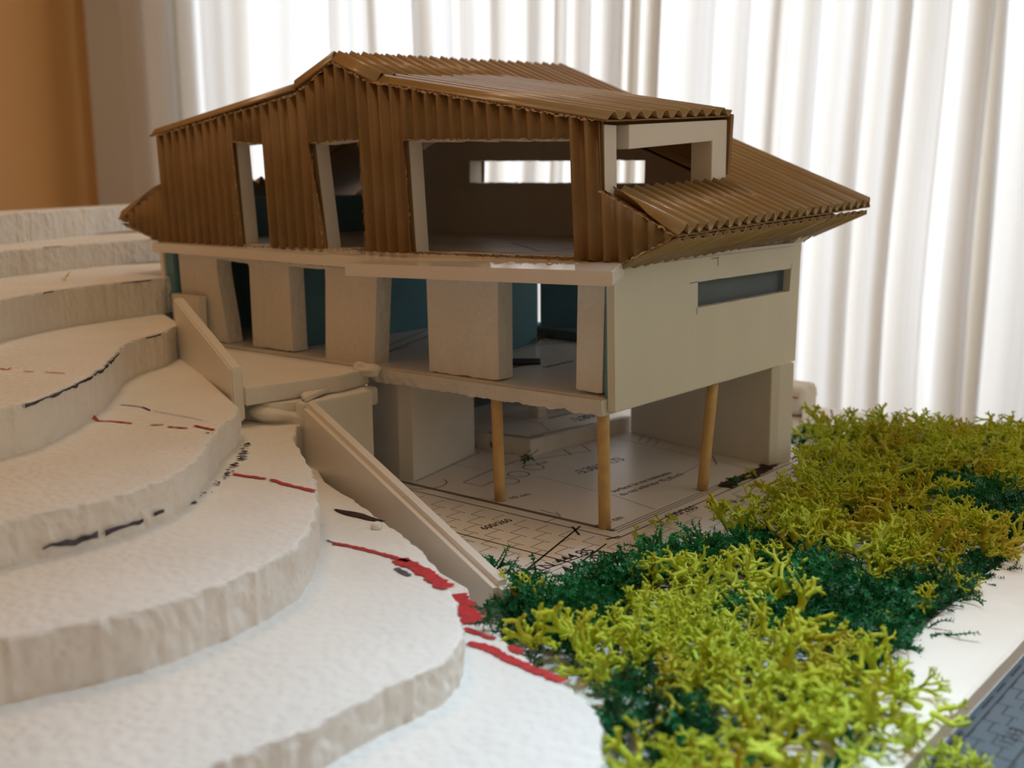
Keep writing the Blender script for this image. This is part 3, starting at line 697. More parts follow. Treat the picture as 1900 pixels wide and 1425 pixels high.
F7 = [(5.89, -27.45, 2.4), (6.22, -25.78, 2.4), (6.5, -24.61, 2.4), (6.73, -23.31, 2.4), (6.84, -22.24, 2.4), (6.71, -20.24, 2.4), (6.79, -19.08, 2.4), (6.84, -18.14, 2.4), (6.5, -16.88, 2.4), (5.66, -15.65, 2.4), (4.11, -14.24, 2.4), (3.08, -13.48, 2.4), (1.33, -12.26, 2.4), (-1.24, -10.9, 2.4), (-4.1, -9.7, 2.4), (-7.48, -8.3, 2.4)]
F8 = [(13.58, -20.27, 1.2), (11.99, -17.66, 1.2), (11.01, -16.32, 1.2), (10.19, -15.48, 1.2), (9.37, -14.94, 1.2), (8.58, -14.64, 1.2), (6.95, -14.14, 1.2), (5.0, -13.3, 1.2), (3.27, -12.47, 1.2)]
xy = lambda L: [(p[0], p[1]) for p in L]
def off(p, d, e=0): return tuple(Vector((p[0], p[1])) + G2 * d + E2 * e)
layers = {}
layers[1] = layer(1, Z1, 2.0, xy(F1), [off(F1[-1], 7), off(F1[0], 7, -3)], 1)
layers[2] = layer(2, Z2, 1.6, xy(F2), [off(F2[-1], 14), off(F1[0], 7, -5), off(F2[0], 6, -6)], 2)
layers[3] = layer(3, Z3, 2.1, xy(F3), [(-33.0, 0.6), (-40.0, 14.0), off(F2[0], 6, -6), off(F3[0], 6, -8)], 3)
layers[4] = layer(4, Z4, 1.8, xy(F4), [(-32.8, 0.0), (-36.0, 8.0), off(F3[0], 8, -8), off(F4[0], 10, -6)], 4)
layers[5] = layer(5, Z5, 1.4, xy(F5), [(-27.3, -2.4), (-32.8, -0.3), (-34.0, 4.0), off(F4[0], 10, -7), off(F5[0], 8, -5)], 5)
layers[6] = layer(6, Z6, 1.7, xy(F6), [(-13.6, -3.0), (-15.0, 0.0), (-33.0, -0.2), off(F5[0], 10, -7), off(F6[0], 8, -5)], 6)
layers[7] = layer(7, Z7, 1.2, xy(F7), [(-9.5, -7.6), (-13.6, -5.0), (-30, -2.0), (-24, -24), (-6, -32)], 7)
layers[8] = layer(8, Z8, 1.2, xy(F8), [(1.5, -10.8), (-12.5, -6.6), (-22, -12), (-14, -28), (2, -34)], 8)
# marker strokes on the layers
def strokes(lst, z, material, parent, name='marker_stroke'):
    for pts, w in lst:
        P = spline([(p[0], p[1]) for p in pts], 0.12)
        V, F = ribbon(P, w, z + 0.045, rag=0.35)
        mesh(name, V, F, material, parent, recalc=False)
strokes([([(-20.84, -16.28, 7.3), (-20.0, -16.0, 7.3), (-19.51, -15.96, 7.3), (-19.76, -15.65, 7.3)], 0.10), ([(-18.53, -15.73, 7.3), (-18.05, -15.53, 7.3)], 0.09), ([(-17.61, -15.28, 7.3), (-16.63, -14.95, 7.3)], 0.10)], Z4, 'red', layers[4])
strokes([([(-16.9, -13.47, 5.5), (-16.86, -13.71, 5.5), (-16.07, -14.2, 5.5), (-14.95, -14.65, 5.5)], 0.14), ([(-14.95, -14.65, 5.5), (-14.35, -14.32, 5.5), (-13.38, -14.08, 5.5)], 0.14), ([(-12.53, -13.8, 5.5), (-12.2, -13.43, 5.5)], 0.12),
         ([(-11.71, -13.54, 5.5), (-10.85, -13.25, 5.5)], 0.14), ([(-11.06, -12.8, 5.5), (-9.77, -12.78, 5.5)], 0.17)], Z5, 'red', layers[5])
strokes([([(-17.19, -12.26, 5.5), (-16.09, -12.01, 5.5), (-15.04, -12.2, 5.5)], 0.09), ([(-14.83, -12.18, 5.5), (-13.26, -12.06, 5.5), (-11.64, -12.0, 5.5)], 0.035)], Z5, 'marker', layers[5])
strokes([([(-8.16, -13.2, 4.1), (-7.45, -13.05, 4.1), (-6.61, -12.88, 4.1)], 0.20), ([(-6.41, -12.82, 4.1), (-5.44, -12.9, 4.1), (-3.88, -12.86, 4.1)], 0.20)], Z6, 'red', layers[6])
def smudge(pts, n, r0, z, parent, seed):
    rr = random.Random(seed); P = spline([(p[0], p[1]) for p in pts], 0.1); V = []; F = []
    for k in range(n):
        c = rr.choice(P) + Vector((rr.gauss(0, 0.07), rr.gauss(0, 0.07))); r = r0 * rr.uniform(0.3, 1.2); o = len(V); m_ = 8
        el = rr.uniform(0.5, 1.0); a0 = rr.uniform(0, 6.28)
        for q in range(m_):
            a_ = 2 * math.pi * q / m_; d = r * rr.uniform(0.55, 1.25)
            x_, y_ = d * math.cos(a_), d * el * math.sin(a_)
            V.append((c.x + x_ * math.cos(a0) - y_ * math.sin(a0), c.y + x_ * math.sin(a0) + y_ * math.cos(a0), z + 0.04 + 0.0015 * k))
        F.append(tuple(range(o, o + m_)))
    tag(mesh('marker_smudge', V, F, 'marker', parent, recalc=False), kind='stuff')
smudge([(-11.71, -9.95, 4.1), (-10.13, -11.28, 4.1), (-9.33, -12.18, 4.1), (-8.6, -13.05, 4.1), (-7.84, -13.83, 4.1)], 46, 0.13, Z6, layers[6], 1)
smudge([(-7.65, -14.25, 4.1), (-7.01, -14.85, 4.1), (-6.72, -15.59, 4.1), (-6.08, -16.52, 4.1)], 16, 0.10, Z6, layers[6], 2)
smudge([(-6.19, -16.44, 4.1), (-6.0, -16.62, 4.1)], 6, 0.12, Z6, layers[6], 4)
smudge([(-9.95, -13.04, 5.5), (-9.25, -13.19, 5.5)], 5, 0.08, Z5, layers[5], 5)
smudge([(-5.36, -23.47, 4.1), (-5.25, -22.54, 4.1), (-5.21, -21.37, 4.1)], 30, 0.14, Z6, layers[6], 3)
strokes([([(-2.9, -12.96, 2.4), (-1.97, -12.75, 2.4), (-0.69, -12.68, 2.4), (0.54, -12.68, 2.4)], 0.22), ([(0.13, -12.72, 2.4), (1.44, -13.03, 2.4), (2.67, -13.44, 2.4), (3.26, -13.7, 2.4)], 0.55)], Z7, 'red', layers[7])
strokes([([(-3.35, -12.86, 2.4), (-2.84, -12.91, 2.4)], 0.08), ([(0.67, -13.38, 2.4), (1.52, -13.61, 2.4)], 0.2)], Z7, 'marker', layers[7])
strokes([([(4.67, -14.34, 1.2), (5.28, -14.25, 1.2), (6.25, -14.41, 1.2), (7.58, -14.56, 1.2), (8.53, -14.63, 1.2)], 0.36), ([(3.82, -13.6, 1.2), (4.49, -13.6, 1.2), (5.1, -13.59, 1.2)], 0.22), ([(5.79, -13.7, 1.2), (6.41, -13.9, 1.2)], 0.3), ([(1.65, -11.58, 1.2), (2.65, -12.26, 1.2), (3.77, -13.09, 1.2)], 0.7)], Z8, 'red', layers[8])
# dark marker left along some cut edges
def edge_marks(key, spans, parent, ztop):
    pts, z = OUT[key]; n = len(pts)
    for (a, b, w) in spans:
        V = []; F = []; i0, i1 = int(a * (n - 1)), int(b * (n - 1))
        for i in range(i0, i1 + 1):
            p = pts[i]; q = pts[min(i + 1, n - 1)] - pts[max(i - 1, 0)]; q = Vector((q.y, -q.x)).normalized()
            c = p + q * 0.10
            k = 0.5 + 0.5 * noise.noise(Vector((p.x * 2, p.y * 2, key)))
            j_ = 0.35 * w * noise.noise(Vector((p.x * 3, p.y * 3, key + 5)))
            V += [(c.x, c.y, z - ztop + (j_ if ztop > 0.5 else 0)), (c.x, c.y, z - ztop - w * max(k, 0.12) + j_ * 0.5)]
        for i in range(i1 - i0): F.append((2 * i, 2 * i + 1, 2 * i + 3, 2 * i + 2))
        mesh('marker_edge', V, F, 'marker', parent, recalc=False)
edge_marks(4, [(0.12, 0.60, 0.22), (0.80, 0.87, 0.15)], layers[4], 0.05)
edge_marks(3, [(0.45, 0.50, 0.12), (0.78, 0.90, 0.12)], layers[3], 0.05)
edge_marks(2, [(0.1, 0.16, 0.10), (0.36, 0.44, 0.10), (0.85, 0.95, 0.10)], layers[2], 0.02)
edge_marks(5, [(0.14, 0.22, 0.40), (0.24, 0.32, 0.32), (0.335, 0.37, 0.25)], layers[5], 0.98)

# ------------------------------------------------------------------ retaining boards, landing and crumbs beside the house
def vplank(name, a, b, zs_top, z_bot, thick, material, label, cat, bevel=0.05):
    """upright board from a to b (plan points) with a straight sloping top"""
    a, b = Vector(a), Vector(b); d = (b - a).normalized(); q = Vector((-d.y, d.x)) * thick
    lp = [(a.x, a.y, z_bot[0]), (b.x, b.y, z_bot[1]), (b.x, b.y, zs_top[1]), (a.x, a.y, zs_top[0])]
    return tag(slab(name, lp, (q.x, q.y, 0), material, None, bevel), label, cat)
vplank('retaining_board', (-12.55, -6.2), (2.3, -10.25), (5.25, 1.30), (0.0, 0.0), 0.78, 'glue', 'long sloping white board running from the foam steps down to the moss', 'board', 0.22)
vplank('retaining_board', (-26.8, -3.0), (-15.0, -8.1), (8.73, 6.75), (5.45, 4.3), 0.55, 'board', 'short sloping white board between upper foam steps and the landing', 'board', 0.08)
tag(slab('retaining_board', [(-13.35, -5.9, 0), (-12.75, -5.9, 0), (-12.75, -1.7, 0), (-13.35, -1.7, 0)], (0, 0, 5.05), 'board', None, 0.05), 'shaded upright board below the landing beside the garage pier', 'board')
tag(box('upright_board', (-31.0, -0.35, 5.8), (-28.3, 0.12, 8.5), 'board', None, 0.03), 'low grey-white board standing against the leftmost foam pier', 'board')
ld = [(-14.51, -7.23, 5.75), (-14.67, -1.7, 5.75), (-15.06, -0.82, 5.75)]
tag(slab('landing', [(-14.75, -7.6, 5.78), (-13.9, -2.7, 5.78), (-14.3, -0.45, 5.78), (-31.0, -0.42, 5.78), (-26.6, -2.4, 5.78), (-15.2, -7.4, 5.78)], (0, 0, -0.78), 'foam_smooth', None, 0.06), 'flat off-white landing slab in front of the foam piers', 'slab')
tag(slab('foam_filler', [(-14.3, -6.6, 4.12), (-13.5, -5.5, 4.12), (-13.5, -0.6, 4.12), (-30.5, -0.6, 4.12), (-26.0, -2.8, 4.12), (-16.0, -7.0, 4.12)], (0, 0, 0.86), 'foam_cut', None, 0.08), 'shaded foam filler between the landing slab and the foam step below it', 'foam block')
sl = [(-13.99, -5.04, 5.15), (-15.32, -2.81, 5.15), (-16.02, 0.22, 5.15), (-14.9, -0.67, 5.15), (-13.76, -3.88, 5.15), (-12.93, -5.67, 5.15)]
tag(slab('foam_sliver', [(p[0], p[1], 5.06) for p in sl], (0, 0, 0.22), 'foam_smooth', None, 0.05), 'thin pale foam sliver wedged under the landing edge', 'foam scrap')
c = [(-14.08, -0.75, 5.79)][0]
tag(lump('glue_blob', c, (0.72, 0.45, 0.36), 3, 'fluff', None, 4, 0.45, 1.3), 'rough white glue blob at the corner of the floor slab', 'glue blob')
c = [(-15.21, -5.3, 4.2)][0]
tag(lump('glue_smear', (c[0], c[1], 4.2), (2.6, 1.5, 0.75), 8, 'fluff', None, 4, 0.5, 1.2), 'matt white glue smear on the foam below the landing corner', 'glue')
for k, (uv, z, r) in enumerate(((([(-3.0, -10.77, 2.5)][0]), 2.5, 0.22), (([(-29.79, -0.4, 8.1)][0]), 8.4, 0.16))):
    tag(lump('foam_crumb', uv, (r, r, r * 0.8), k + 20, 'foam', None, 2, 0.3, 2), ('white foam crumb beside the long sloping board', 'tiny white foam crumb at the top of the short sloping board')[k], 'foam crumb')
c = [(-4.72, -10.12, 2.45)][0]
tag(lump('gap_shade_patch', (c[0], c[1], 2.42), (1.2, 0.22, 0.05), 31, 'dirt_and_gap_shade', None, 3, 0.5, 2), 'painted shade of the dark gap at the foot of the long sloping board', 'soil')  # flat dark lump painting the shade of the gap beside the board

# strip of white board along the right edge of the plan
sp = [(14.13, -5.91, 0.55), (14.54, 6.95, 0.55), (17.23, -11.57, 0.55), (17.2, -2.43, 0.55)]
def edge_strip():
    n = 60; V = []; F = []
    for i in range(n + 1):
        y = -13.5 + 36.0 * i / n
        wv = 0.06 * noise.noise(Vector((y * 0.7, 1, 1)))
        h = 0.55 + 0.05 * noise.noise(Vector((y * 0.5, 4, 1)))
        prof = [(14.25 + wv, 0.01), (14.22 + wv, h * 0.85), (14.34 + wv, h), (15.2, h + 0.05 * noise.noise(Vector((y * 0.9, 2, 3)))), (16.2, h - 0.03 + 0.05 * noise.noise(Vector((y * 0.8, 6, 3)))), (16.93 + wv * 0.4, h - 0.02), (17.06 + wv * 0.4, h * 0.86), (17.09 + wv * 0.4, 0.01)]
        V += [(x, y, z) for x, z in prof]
    k = 8
    for i in range(n):
        for j in range(k): F.append((i * k + j, i * k + (j + 1) % k, (i + 1) * k + (j + 1) % k, (i + 1) * k + j))
    F.append(list(range(k))); F.append([n * k + j for j in range(k)][::-1])
    o = mesh('cream_strip', V, F, 'cream', None, False)
    tag(o, 'long flat cream strip lying along the right edge of the lichen bed', 'strip')
edge_strip()
# scraps at the far corner of the base
fo = [(-5.33, 26.3, 0.0), (-4.77, 27.96, 0.0)]
bm = bmesh.new(); bmesh.ops.create_cube(bm, size=1); bmesh.ops.subdivide_edges(bm, edges=bm.edges[:], cuts=9, use_grid_fill=True)
for v in bm.verts:
    p = v.co * 2; k = (abs(p.x) ** 6 + abs(p.y) ** 6 + abs(p.z) ** 6) ** (1 / 6)
    p = p / k * (1 + 0.06 * noise.noise(p * 2.2) + 0.03 * noise.noise(p * 6))
    v.co = Vector((fo[0][0] - 0.5 + p.x * 1.7, fo[0][1] + 1.4 + p.y * 1.3, 0.98 + p.z * 0.97)) * S
me_ = bpy.data.meshes.new('foam_offcut'); bm.to_mesh(me_); bm.free()
bo = link('foam_offcut', me_, 'foam', None, True)
mesh('marker_stroke', [(fo[0][0] + 0.3 + 0.02 * k, fo[0][1] + 0.02, 1.25 + 0.1 * k) for k in (0, 1)] + [(fo[0][0] + 1.0, fo[0][1] + 0.02, 1.3), (fo[0][0] + 1.0, fo[0][1] + 0.02, 1.2)], [(0, 1, 2, 3)], 'red', bo, recalc=False)
tag(bo, 'rounded white foam offcut with a red mark behind the garage wall', 'foam scrap')
pf = [(-4.93, 28.09, 0.45), (-2.96, 28.09, 0.45), (-0.5, 23.9, 0.45), (-2.45, 23.15, 0.45)]
ps = slab('foam_plate', [(p[0], p[1], 0.01) for p in pf], (0, 0, 0.45), 'paper', None, 0.03)
tag(ps, 'small white plate with grey pencil drawing at the far edge of the plan', 'plate')
pi_ = Ink(0.467)
for pts in ([(-3.17, 25.99, 0.47), (-3.2, 26.58, 0.47), (-2.34, 26.02, 0.47)], [(-2.83, 27.88, 0.47), (-1.78, 25.85, 0.47), (-0.73, 24.18, 0.47)], [(-2.32, 25.06, 0.47), (-1.8, 24.68, 0.47)]):
    pi_.line([(p[0], p[1]) for p in pts], 0.12, 0.4)
pi_.build('pencil_drawing', 'ink_grey', ps)

# ------------------------------------------------------------------ lichen and moss
def tube(P, R, k, V, F):
    """tapered tube through points P with radii R appended to V, F"""
    o = len(V); n = len(P)
    for i in range(n):
        d = (P[min(i + 1, n - 1)] - P[max(i - 1, 0)]).normalized(); x = d.orthogonal().normalized(); y = d.cross(x)
        for j in range(k):
            a_ = 2 * math.pi * j / k; V.append(P[i] + x * (math.cos(a_) * R[i]) + y * (math.sin(a_) * R[i]))
    for i in range(n - 1):
        for j in range(k):
            a0 = o + i * k + j; a1 = o + i * k + (j + 1) % k
            F.append((a0, a1, a1 + k, a0 + k))
def rv(r): 
    while True:
        v = Vector((r.uniform(-1, 1), r.uniform(-1, 1), r.uniform(-1, 1)))
        if 0.05 < v.length < 1: return v.normalized()
def grow(r, p, d, L, rad, depth, V, F, k):
    n = 3 if depth > 1 else 2; P = [p.copy()]; R = [rad]; bend = rv(r) * 0.6
    q = p.copy(); dd = d.copy()
    for i in range(n):
        dd = (dd + bend * 0.5 + rv(r) * 0.12).normalized(); q = q + dd * (L / n)
        if q.z < 0.03: q.z = 0.03 + r.random() * 0.05
        P.append(q.copy()); R.append(rad * (1 - 0.30 * (i + 1) / n))
    if depth == 0: R[-1] = rad * 0.25
    else: R[-1] = rad * 1.05
    tube(P, R, k, V, F)
    if depth > 0:
        c = r.choice((2, 2, 3)) if depth > 1 else r.choice((2, 3, 3, 4))
        side = dd.orthogonal().normalized(); ang0 = r.uniform(0, 6.28)
        for i in range(c):
            s_ = Matrix.Rotation(ang0 + i * 6.283 / c + r.uniform(-.5, .5), 3, dd) @ side
            sp_ = r.uniform(0.45, 1.0)
            nd = (dd + s_ * sp_).normalized()
            grow(r, q - dd * rad * 0.3, nd, L * r.uniform(0.5, 0.85) * (0.55 if depth == 1 else 1), rad * 0.70, depth - 1, V, F, k)
        # short side prongs
        if r.random() < 0.7:
            s_ = Matrix.Rotation(r.uniform(0, 6.28), 3, dd) @ side; m_ = P[1]
            tube([m_, m_ + (s_ + dd * 0.4).normalized() * L * 0.28], [rad * 0.6, rad * 0.15], k, V, F)
def lichen_tuft(seed, spread, fat, stems):
    r = random.Random(seed); V = []; F = []
    for i in range(stems):
        a_ = r.uniform(0, 6.28); el = r.uniform(0.0, 1.1)
        d = Vector((math.cos(a_) * math.cos(el), math.sin(a_) * math.cos(el), math.sin(el)))
        p = Vector((math.cos(a_) * spread * r.random(), math.sin(a_) * spread * r.random(), r.uniform(0.05, 0.5)))
        grow(r, p, d, r.uniform(0.42, 0.68) + 1.6 * (fat - 0.085), fat * r.uniform(0.8, 1.25), 4 if fat < 0.13 else 3, V, F, 4)
    return np.array([tuple(v) for v in V], np.float32), np.array(F, np.int32)
def moss_tuft(seed, fronds=16):
    r = random.Random(seed); V = []; F = []
    for i in range(fronds):
        a_ = r.uniform(0, 6.28); el = r.uniform(0.2, 1.3)
        dd = Vector((math.cos(a_) * math.cos(el), math.sin(a_) * math.cos(el), math.sin(el)))
        p = Vector((r.uniform(-.5, .5), r.uniform(-.5, .5), r.uniform(0, 0.3))); L = r.uniform(0.6, 1.25); n = 9
        P = [p.copy()]; bend = Vector((rv(r).x, rv(r).y, -0.5)) * 0.16
        for k in range(n):
            dd = (dd + bend + rv(r) * 0.12).normalized(); p = p + dd * (L / n)
            if p.z < 0.04: p.z = 0.04
            P.append(p.copy())
        tube(P, [0.045 - 0.03 * k / n for k in range(n + 1)], 3, V, F)
        for k in range(1, n + 1):
            d = (P[k] - P[k - 1]).normalized(); o1 = d.orthogonal().normalized()
            for q in range(5):
                s_ = Matrix.Rotation(r.uniform(0, 6.28), 3, d) @ o1
                t_ = (s_ + d * r.uniform(0.1, 0.9)).normalized(); l = r.uniform(0.08, 0.19); w_ = d.cross(s_) * r.uniform(0.025, 0.05)
                b_ = len(V); V += [P[k] - w_, P[k] + w_, P[k] + t_ * l + w_ * 0.4, P[k] + t_ * l - w_ * 0.4]
                F.append((b_, b_ + 1, b_ + 2, b_ + 3))
    return np.array([tuple(v) for v in V], np.float32), np.array(F, np.int32)
LT = [lichen_tuft(100 + i, 0.45, f, n) for i, (f, n) in enumerate(((0.10, 4), (0.14, 4), (0.11, 4), (0.165, 3), (0.12, 4), (0.15, 4), (0.095, 5), (0.175, 3)))]
MT = [moss_tuft(300 + i) for i in range(6)] + [moss_tuft(320 + i, 7) for i in range(3)]
def scatter(name, protos, items, material, label, cat, parent=None):
    Vs = []; Fs = []; o = 0
    for (x, y, z, s_, a_, tilt, k) in items:
        V, F = protos[k % len(protos)]
        Rm = np.array(Matrix.Rotation(a_, 3, 'Z') @ Matrix.Rotation(tilt, 3, 'X'), np.float32)
        P = (V * s_) @ Rm.T; P[:, 2] = np.maximum(P[:, 2], 0.02) ; P += np.array((x, y, z), np.float32)
        Vs.append(P); Fs.append(F + o); o += len(V)
    ob = raw(name, np.concatenate(Vs), np.concatenate(Fs), material, parent, True)
    return tag(ob, label, cat, kind='stuff')
def inside(p, poly):
    c = False; j = len(poly) - 1
    for i in range(len(poly)):
        a, b = poly[i], poly[j]
        if (a[1] > p[1]) != (b[1] > p[1]) and p[0] < (b[0] - a[0]) * (p[1] - a[1]) / (b[1] - a[1]) + a[0]: c = not c
        j = i
    return c
BED = xy([(2.07, -9.31, 0.0), (1.89, -6.78, 0.0), (3.83, -5.93, 0.0), (4.3, -3.43, 0.0), (4.31, -1.11, -0.0), (4.47, 0.91, 0.0), (4.07, 3.92, 0.0), (3.29, 7.89, 0.0), (2.83, 12.18, 0.0), (0.68, 17.31, 0.0)]) + [(0.9, 16.5), (0.9, 21.0), (-2.6, 20.5), (-2.0, 23.5), (2.0, 24.5), (6.0, 26.5), (9.0, 28.6), (14.3, 29.8), (14.3, -6.0), (15.0, -9.0), (16.6, -11.5), (16.9, -15.5), (13.2, -18.9)] + xy([(9.42, -14.2, 0.3), (7.82, -13.35, 0.3), (5.86, -12.8, 0.3), (4.23, -11.76, 0.3)])
BEDM = xy([(1.67, -8.98, -0.0), (0.98, -6.28, 0.0), (1.58, -5.05, 0.0), (2.11, -4.03, 0.0), (2.2, -1.55, 0.0), (2.75, 0.42, 0.0), (3.54, 2.11, 0.0)]) + BED[5:]
DARK = [([(3.3, -7.34, 0.7), (3.04, -8.55, 0.7), (4.04, -6.4, 0.7), (3.25, -10.29, 0.7), (4.0, -4.26, 0.7), (5.1, -8.83, 0.7), (4.82, -10.82, 0.7)], 1.25),
        ([(4.45, -1.96, 0.7), (5.1, -1.04, 0.7), (4.14, -3.39, 0.7)], 1.2),
        ([(8.43, -0.01, 0.7), (9.72, -0.49, 0.7), (11.17, -1.45, 0.7), (12.41, -3.02, 0.7), (11.91, -4.02, 0.7), (12.05, -0.75, 0.7), (9.75, -1.88, 0.7), (13.44, -5.07, 0.7), (13.64, -3.81, 0.7)], 1.3),
        ([(9.92, 14.05, 0.8), (11.17, 13.87, 0.8), (12.27, 12.54, 0.8), (11.3, 11.26, 0.8), (9.01, 14.54, 0.8), (13.35, 10.36, 0.8)], 1.5),
        ([(13.96, 2.48, 0.5), (13.64, 1.18, 0.5), (14.3, 3.83, 0.5), (13.77, -1.3, 0.5), (14.22, -4.39, 0.5), (14.29, -5.89, 0.5)], 1.1),
        ([(9.97, -14.27, 0.5), (11.09, -14.9, 0.5), (11.0, -13.44, 0.5), (11.24, -15.86, 0.5), (12.27, -14.68, 0.5), (10.12, -12.91, 0.5), (13.02, -14.08, 0.5)], 0.95),
        ([(6.45, 1.23, 0.6), (9.35, -5.13, 0.6), (10.42, -4.89, 0.6)], 0.7)]
dark_pts = [(p[0], p[1], rr) for L_, rr in DARK for p in L_]
rl = random.Random(21); LI = []; MI = []; BI = []
def far(x, y): return (Vector((x, y)) - Vector((CAM.x, CAM.y))).length
xs_ = [p[0] for p in BED]; ys_ = [p[1] for p in BED]
step_ = 0.95; y = min(ys_)
while y < max(ys_):
    x = min(xs_)
    while x < max(xs_):
        px_, py_ = x + rl.uniform(-.5, .5), y + rl.uniform(-.5, .5)
        x += step_
        if not inside((px_, py_), BEDM): continue
        dk = any((px_ - a) ** 2 + (py_ - b) ** 2 < r2 * r2 for a, b, r2 in dark_pts)
        edge = px_ < 1.9 and py_ > 1
        zb_ = 0.52 if px_ > 14.0 and py_ < -6.0 else 0.0
        if not dk and not inside((px_, py_), BED): continue
        if dk:
            for _ in range(2): MI.append((px_ + rl.uniform(-.4, .4), py_ + rl.uniform(-.4, .4), rl.uniform(0.0, 0.55), rl.uniform(0.7, 1.05), rl.uniform(0, 6.28), rl.uniform(-.3, .3), rl.randrange(6)))
            if rl.random() < 0.10: LI.append((px_, py_, 0.35, rl.uniform(0.55, 0.8), rl.uniform(0, 6.28), rl.uniform(-.4, .4), rl.randrange(8)))
        else:
            if rl.random() < 0.97: MI.append((px_, py_, zb_, rl.uniform(0.5, 0.8), rl.uniform(0, 6.28), rl.uniform(-.3, .3), 6 + rl.randrange(3)))
            if rl.random() < (0.7 if edge else 0.95): LI.append((px_, py_, zb_ * 0.6 + rl.uniform(0.05, 0.30 if edge else 0.75), rl.uniform(0.65, 1.05), rl.uniform(0, 6.28), rl.uniform(-.5, .5), rl.randrange(8)))
            if rl.random() < 0.07: BI.append((px_, py_, rl.uniform(0, 0.3), rl.uniform(0.4, 0.7), rl.uniform(0, 6.28), 0.2, rl.randrange(6)))
    y += step_
# a few clumps that spill over the end of the strip and the plan beside it
for (u_, v_) in xy([(15.74, -7.98, 0.5), (16.0, -9.82, 0.5), (16.56, -8.98, 0.5), (15.02, -8.12, 0.5), (16.98, -10.89, 0.5)]):
    LI.append((u_, v_, 0.45, 0.75, rl.uniform(0, 6.28), 0.2, rl.randrange(8)))
for (u_, v_) in xy([(17.62, -10.26, 0.0), (18.12, -10.54, 0.0), (17.39, -10.79, 0.0)]):
    LI.append((u_, v_, 0.05, 0.62, rl.uniform(0, 6.28), 0.1, rl.randrange(8)))
scatter('lichen_bed', LT, LI, 'lichen', 'bed of bright yellow-green branching lichen covering the plan right of the house', 'lichen')
scatter('moss_bed', MT, MI, 'moss', 'dark green feathery moss patches in and under the lichen', 'moss')
scatter('brown_moss_bits', MT, BI, 'moss_brown', 'dry brown moss bits mixed into the lichen bed', 'moss')
# loose sprigs lying on their own
def sprig(name, uvz, protos, k, s_, rot, material, label, cat):
    V, F = protos[k]; Rm = np.array(Matrix.Rotation(rot, 3, 'Z') @ Matrix.Rotation(0.5, 3, 'X'), np.float32)
    P = (V * s_) @ Rm.T; P[:, 2] -= P[:, 2].min(); P += np.array(uvz, np.float32)
    tag(raw(name, P, F, material, None, True), label, cat)
q = [(1.04, 2.51, 0.0)][0]; sprig('lichen_sprig', (q[0], q[1], 0.01), LT, 2, 0.55, 0.5, 'lichen', 'single yellow lichen sprig standing on the printed wall line near the front post', 'lichen')
q = [(1.49, -0.57, -0.0)][0]; sprig('lichen_sprig', (q[0], q[1], 0.01), LT, 4, 0.42, 2.0, 'lichen', 'yellow lichen sprig just right of the front post foot', 'lichen')
q = [(0.14, 12.01, 0.0)][0]; sprig('lichen_sprig', (q[0], q[1], 0.01), LT, 1, 0.33, 1.0, 'lichen', 'small yellow lichen sprig on the paper near the rear post', 'lichen')
q = [(1.47, -8.14, 0.0)][0]; sprig('lichen_sprig', (q[0], q[1], 0.03), LT, 2, 0.55, 3.0, 'lichen', 'yellow lichen sprig beside the low end of the long sloping board', 'lichen')
q = [(5.45, -11.89, 0.4)][0]; sprig('lichen_sprig', (q[0], q[1], 0.35), LT, 7, 0.85, 4.1, 'lichen', 'large pale lichen sprig leaning against the lowest foam step', 'lichen')
q = [(-34.42, -4.93, 9.42)][0]; sprig('lichen_sprig', (q[0], q[1], 9.42), LT, 0, 0.26, 0.4, 'lichen', 'tiny green lichen sprig alone on a high foam step', 'lichen')
q = [(-10.49, 7.23, 0.0)][0]; sprig('moss_sprig', (q[0], q[1], 0.01), MT, 1, 0.42, 0.4, 'moss', 'small dark moss sprig on the plan in front of the cellar step', 'moss')
q = [(-9.31, 16.97, 0.0)][0]; sprig('moss_sprig', (q[0], q[1], 0.01), LT, 4, 0.25, 0.4, 'moss_brown', 'olive moss scrap on the plan below the garage rear wall', 'moss')
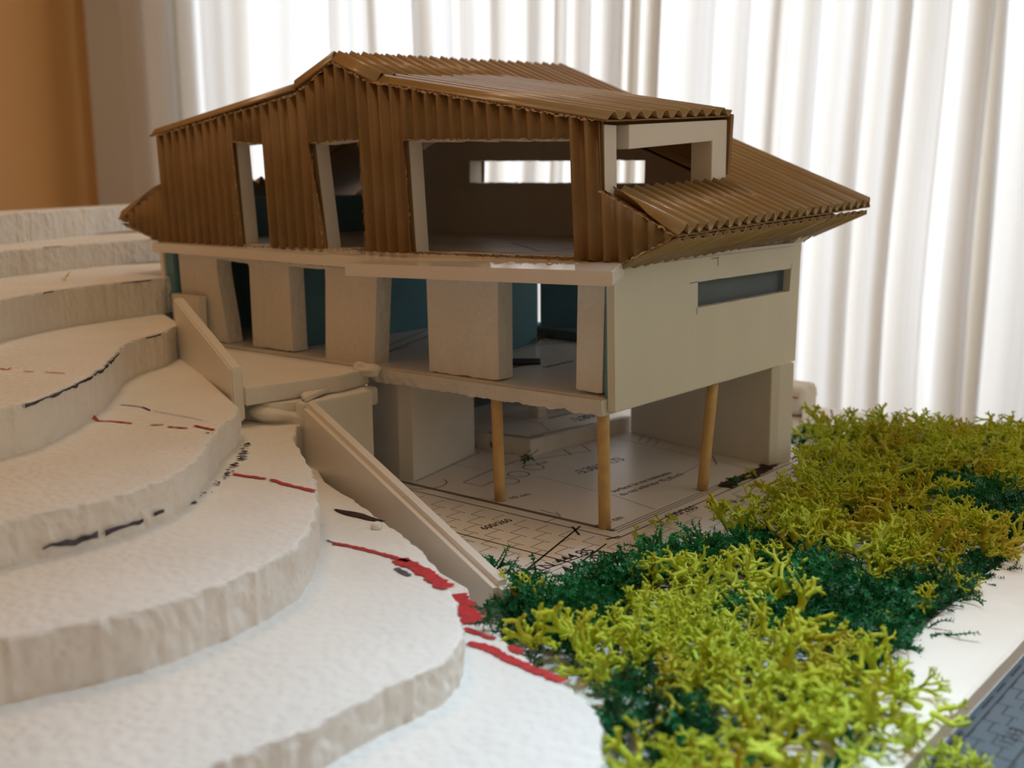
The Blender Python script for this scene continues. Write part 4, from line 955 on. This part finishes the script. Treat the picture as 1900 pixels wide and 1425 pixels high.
q = [(-15.17, 8.54, 0.0)][0]; sprig('moss_sprig', (q[0], q[1], 0.01), LT, 2, 0.28, 1.4, 'moss_brown', 'brownish moss scrap at the foot of the garage side wall', 'moss')
q = [(-13.69, 8.08, 0.0)][0]; sprig('moss_sprig', (q[0], q[1], 0.01), MT, 3, 0.3, 1.4, 'moss', 'dark moss scrap behind the left post', 'moss')
q = [(0.19, 9.88, 0.0)][0]; sprig('moss_sprig', (q[0], q[1], 0.01), MT, 2, 0.42, 2.4, 'moss', 'upright dark green moss sprig next to the rear post', 'moss')
q = [(-0.09, 17.47, 0.0)][0]; sprig('moss_sprig', (q[0], q[1], 0.01), MT, 4, 0.8, 2.9, 'moss', 'dark green moss clump at the outer corner of the garage rear wall', 'moss')
q = [(4.41, -13.12, 1.25)][0]; sprig('moss_sprig', (q[0], q[1], 1.22), MT, 5, 0.5, 0.2, 'moss', 'dark moss stem lying across the red mark on the lowest foam step', 'moss')
q = [(0.21, -7.72, 0.2)][0]; sprig('moss_sprig', (q[0], q[1], 0.05), MT, 0, 0.85, 1.2, 'moss', 'dark green moss frond touching the low end of the long sloping board', 'moss')
q = [(-10.4, 8.77, 5.9)][0]
for k, (uu, s_) in enumerate((([(-12.39, 10.73, 5.87)][0], 0.28), ([(-13.15, 12.54, 5.87)][0], 0.3))):
    sprig('moss_sprig', (uu[0], uu[1], 5.87), MT, k, s_, k, 'moss_brown', ('brown moss crumb inside the storey at the foot of the partition', 'brown moss crumb inside the storey against the pale ledge')[k], 'moss')
# soil spilled along the printed wall line by the rear post
bs = [(0.06, 9.42, 0.0), (-0.16, 10.74, 0.0), (-0.0, 12.56, 0.0), (-0.27, 14.84, 0.0), (0.06, 15.09, 0.0)]
V, F = ribbon(spline(xy(bs), 0.1), 0.7, 0.03, rag=0.5); 
tag(mesh('soil_streak', [(x, y, 0.02 + 0.05 * abs(noise.noise(Vector((x * 4, y * 4, 0))))) for x, y, z in V], F, 'dirt_and_gap_shade', None), 'dark soil streak on the paper between rear post and garage wall', 'soil')
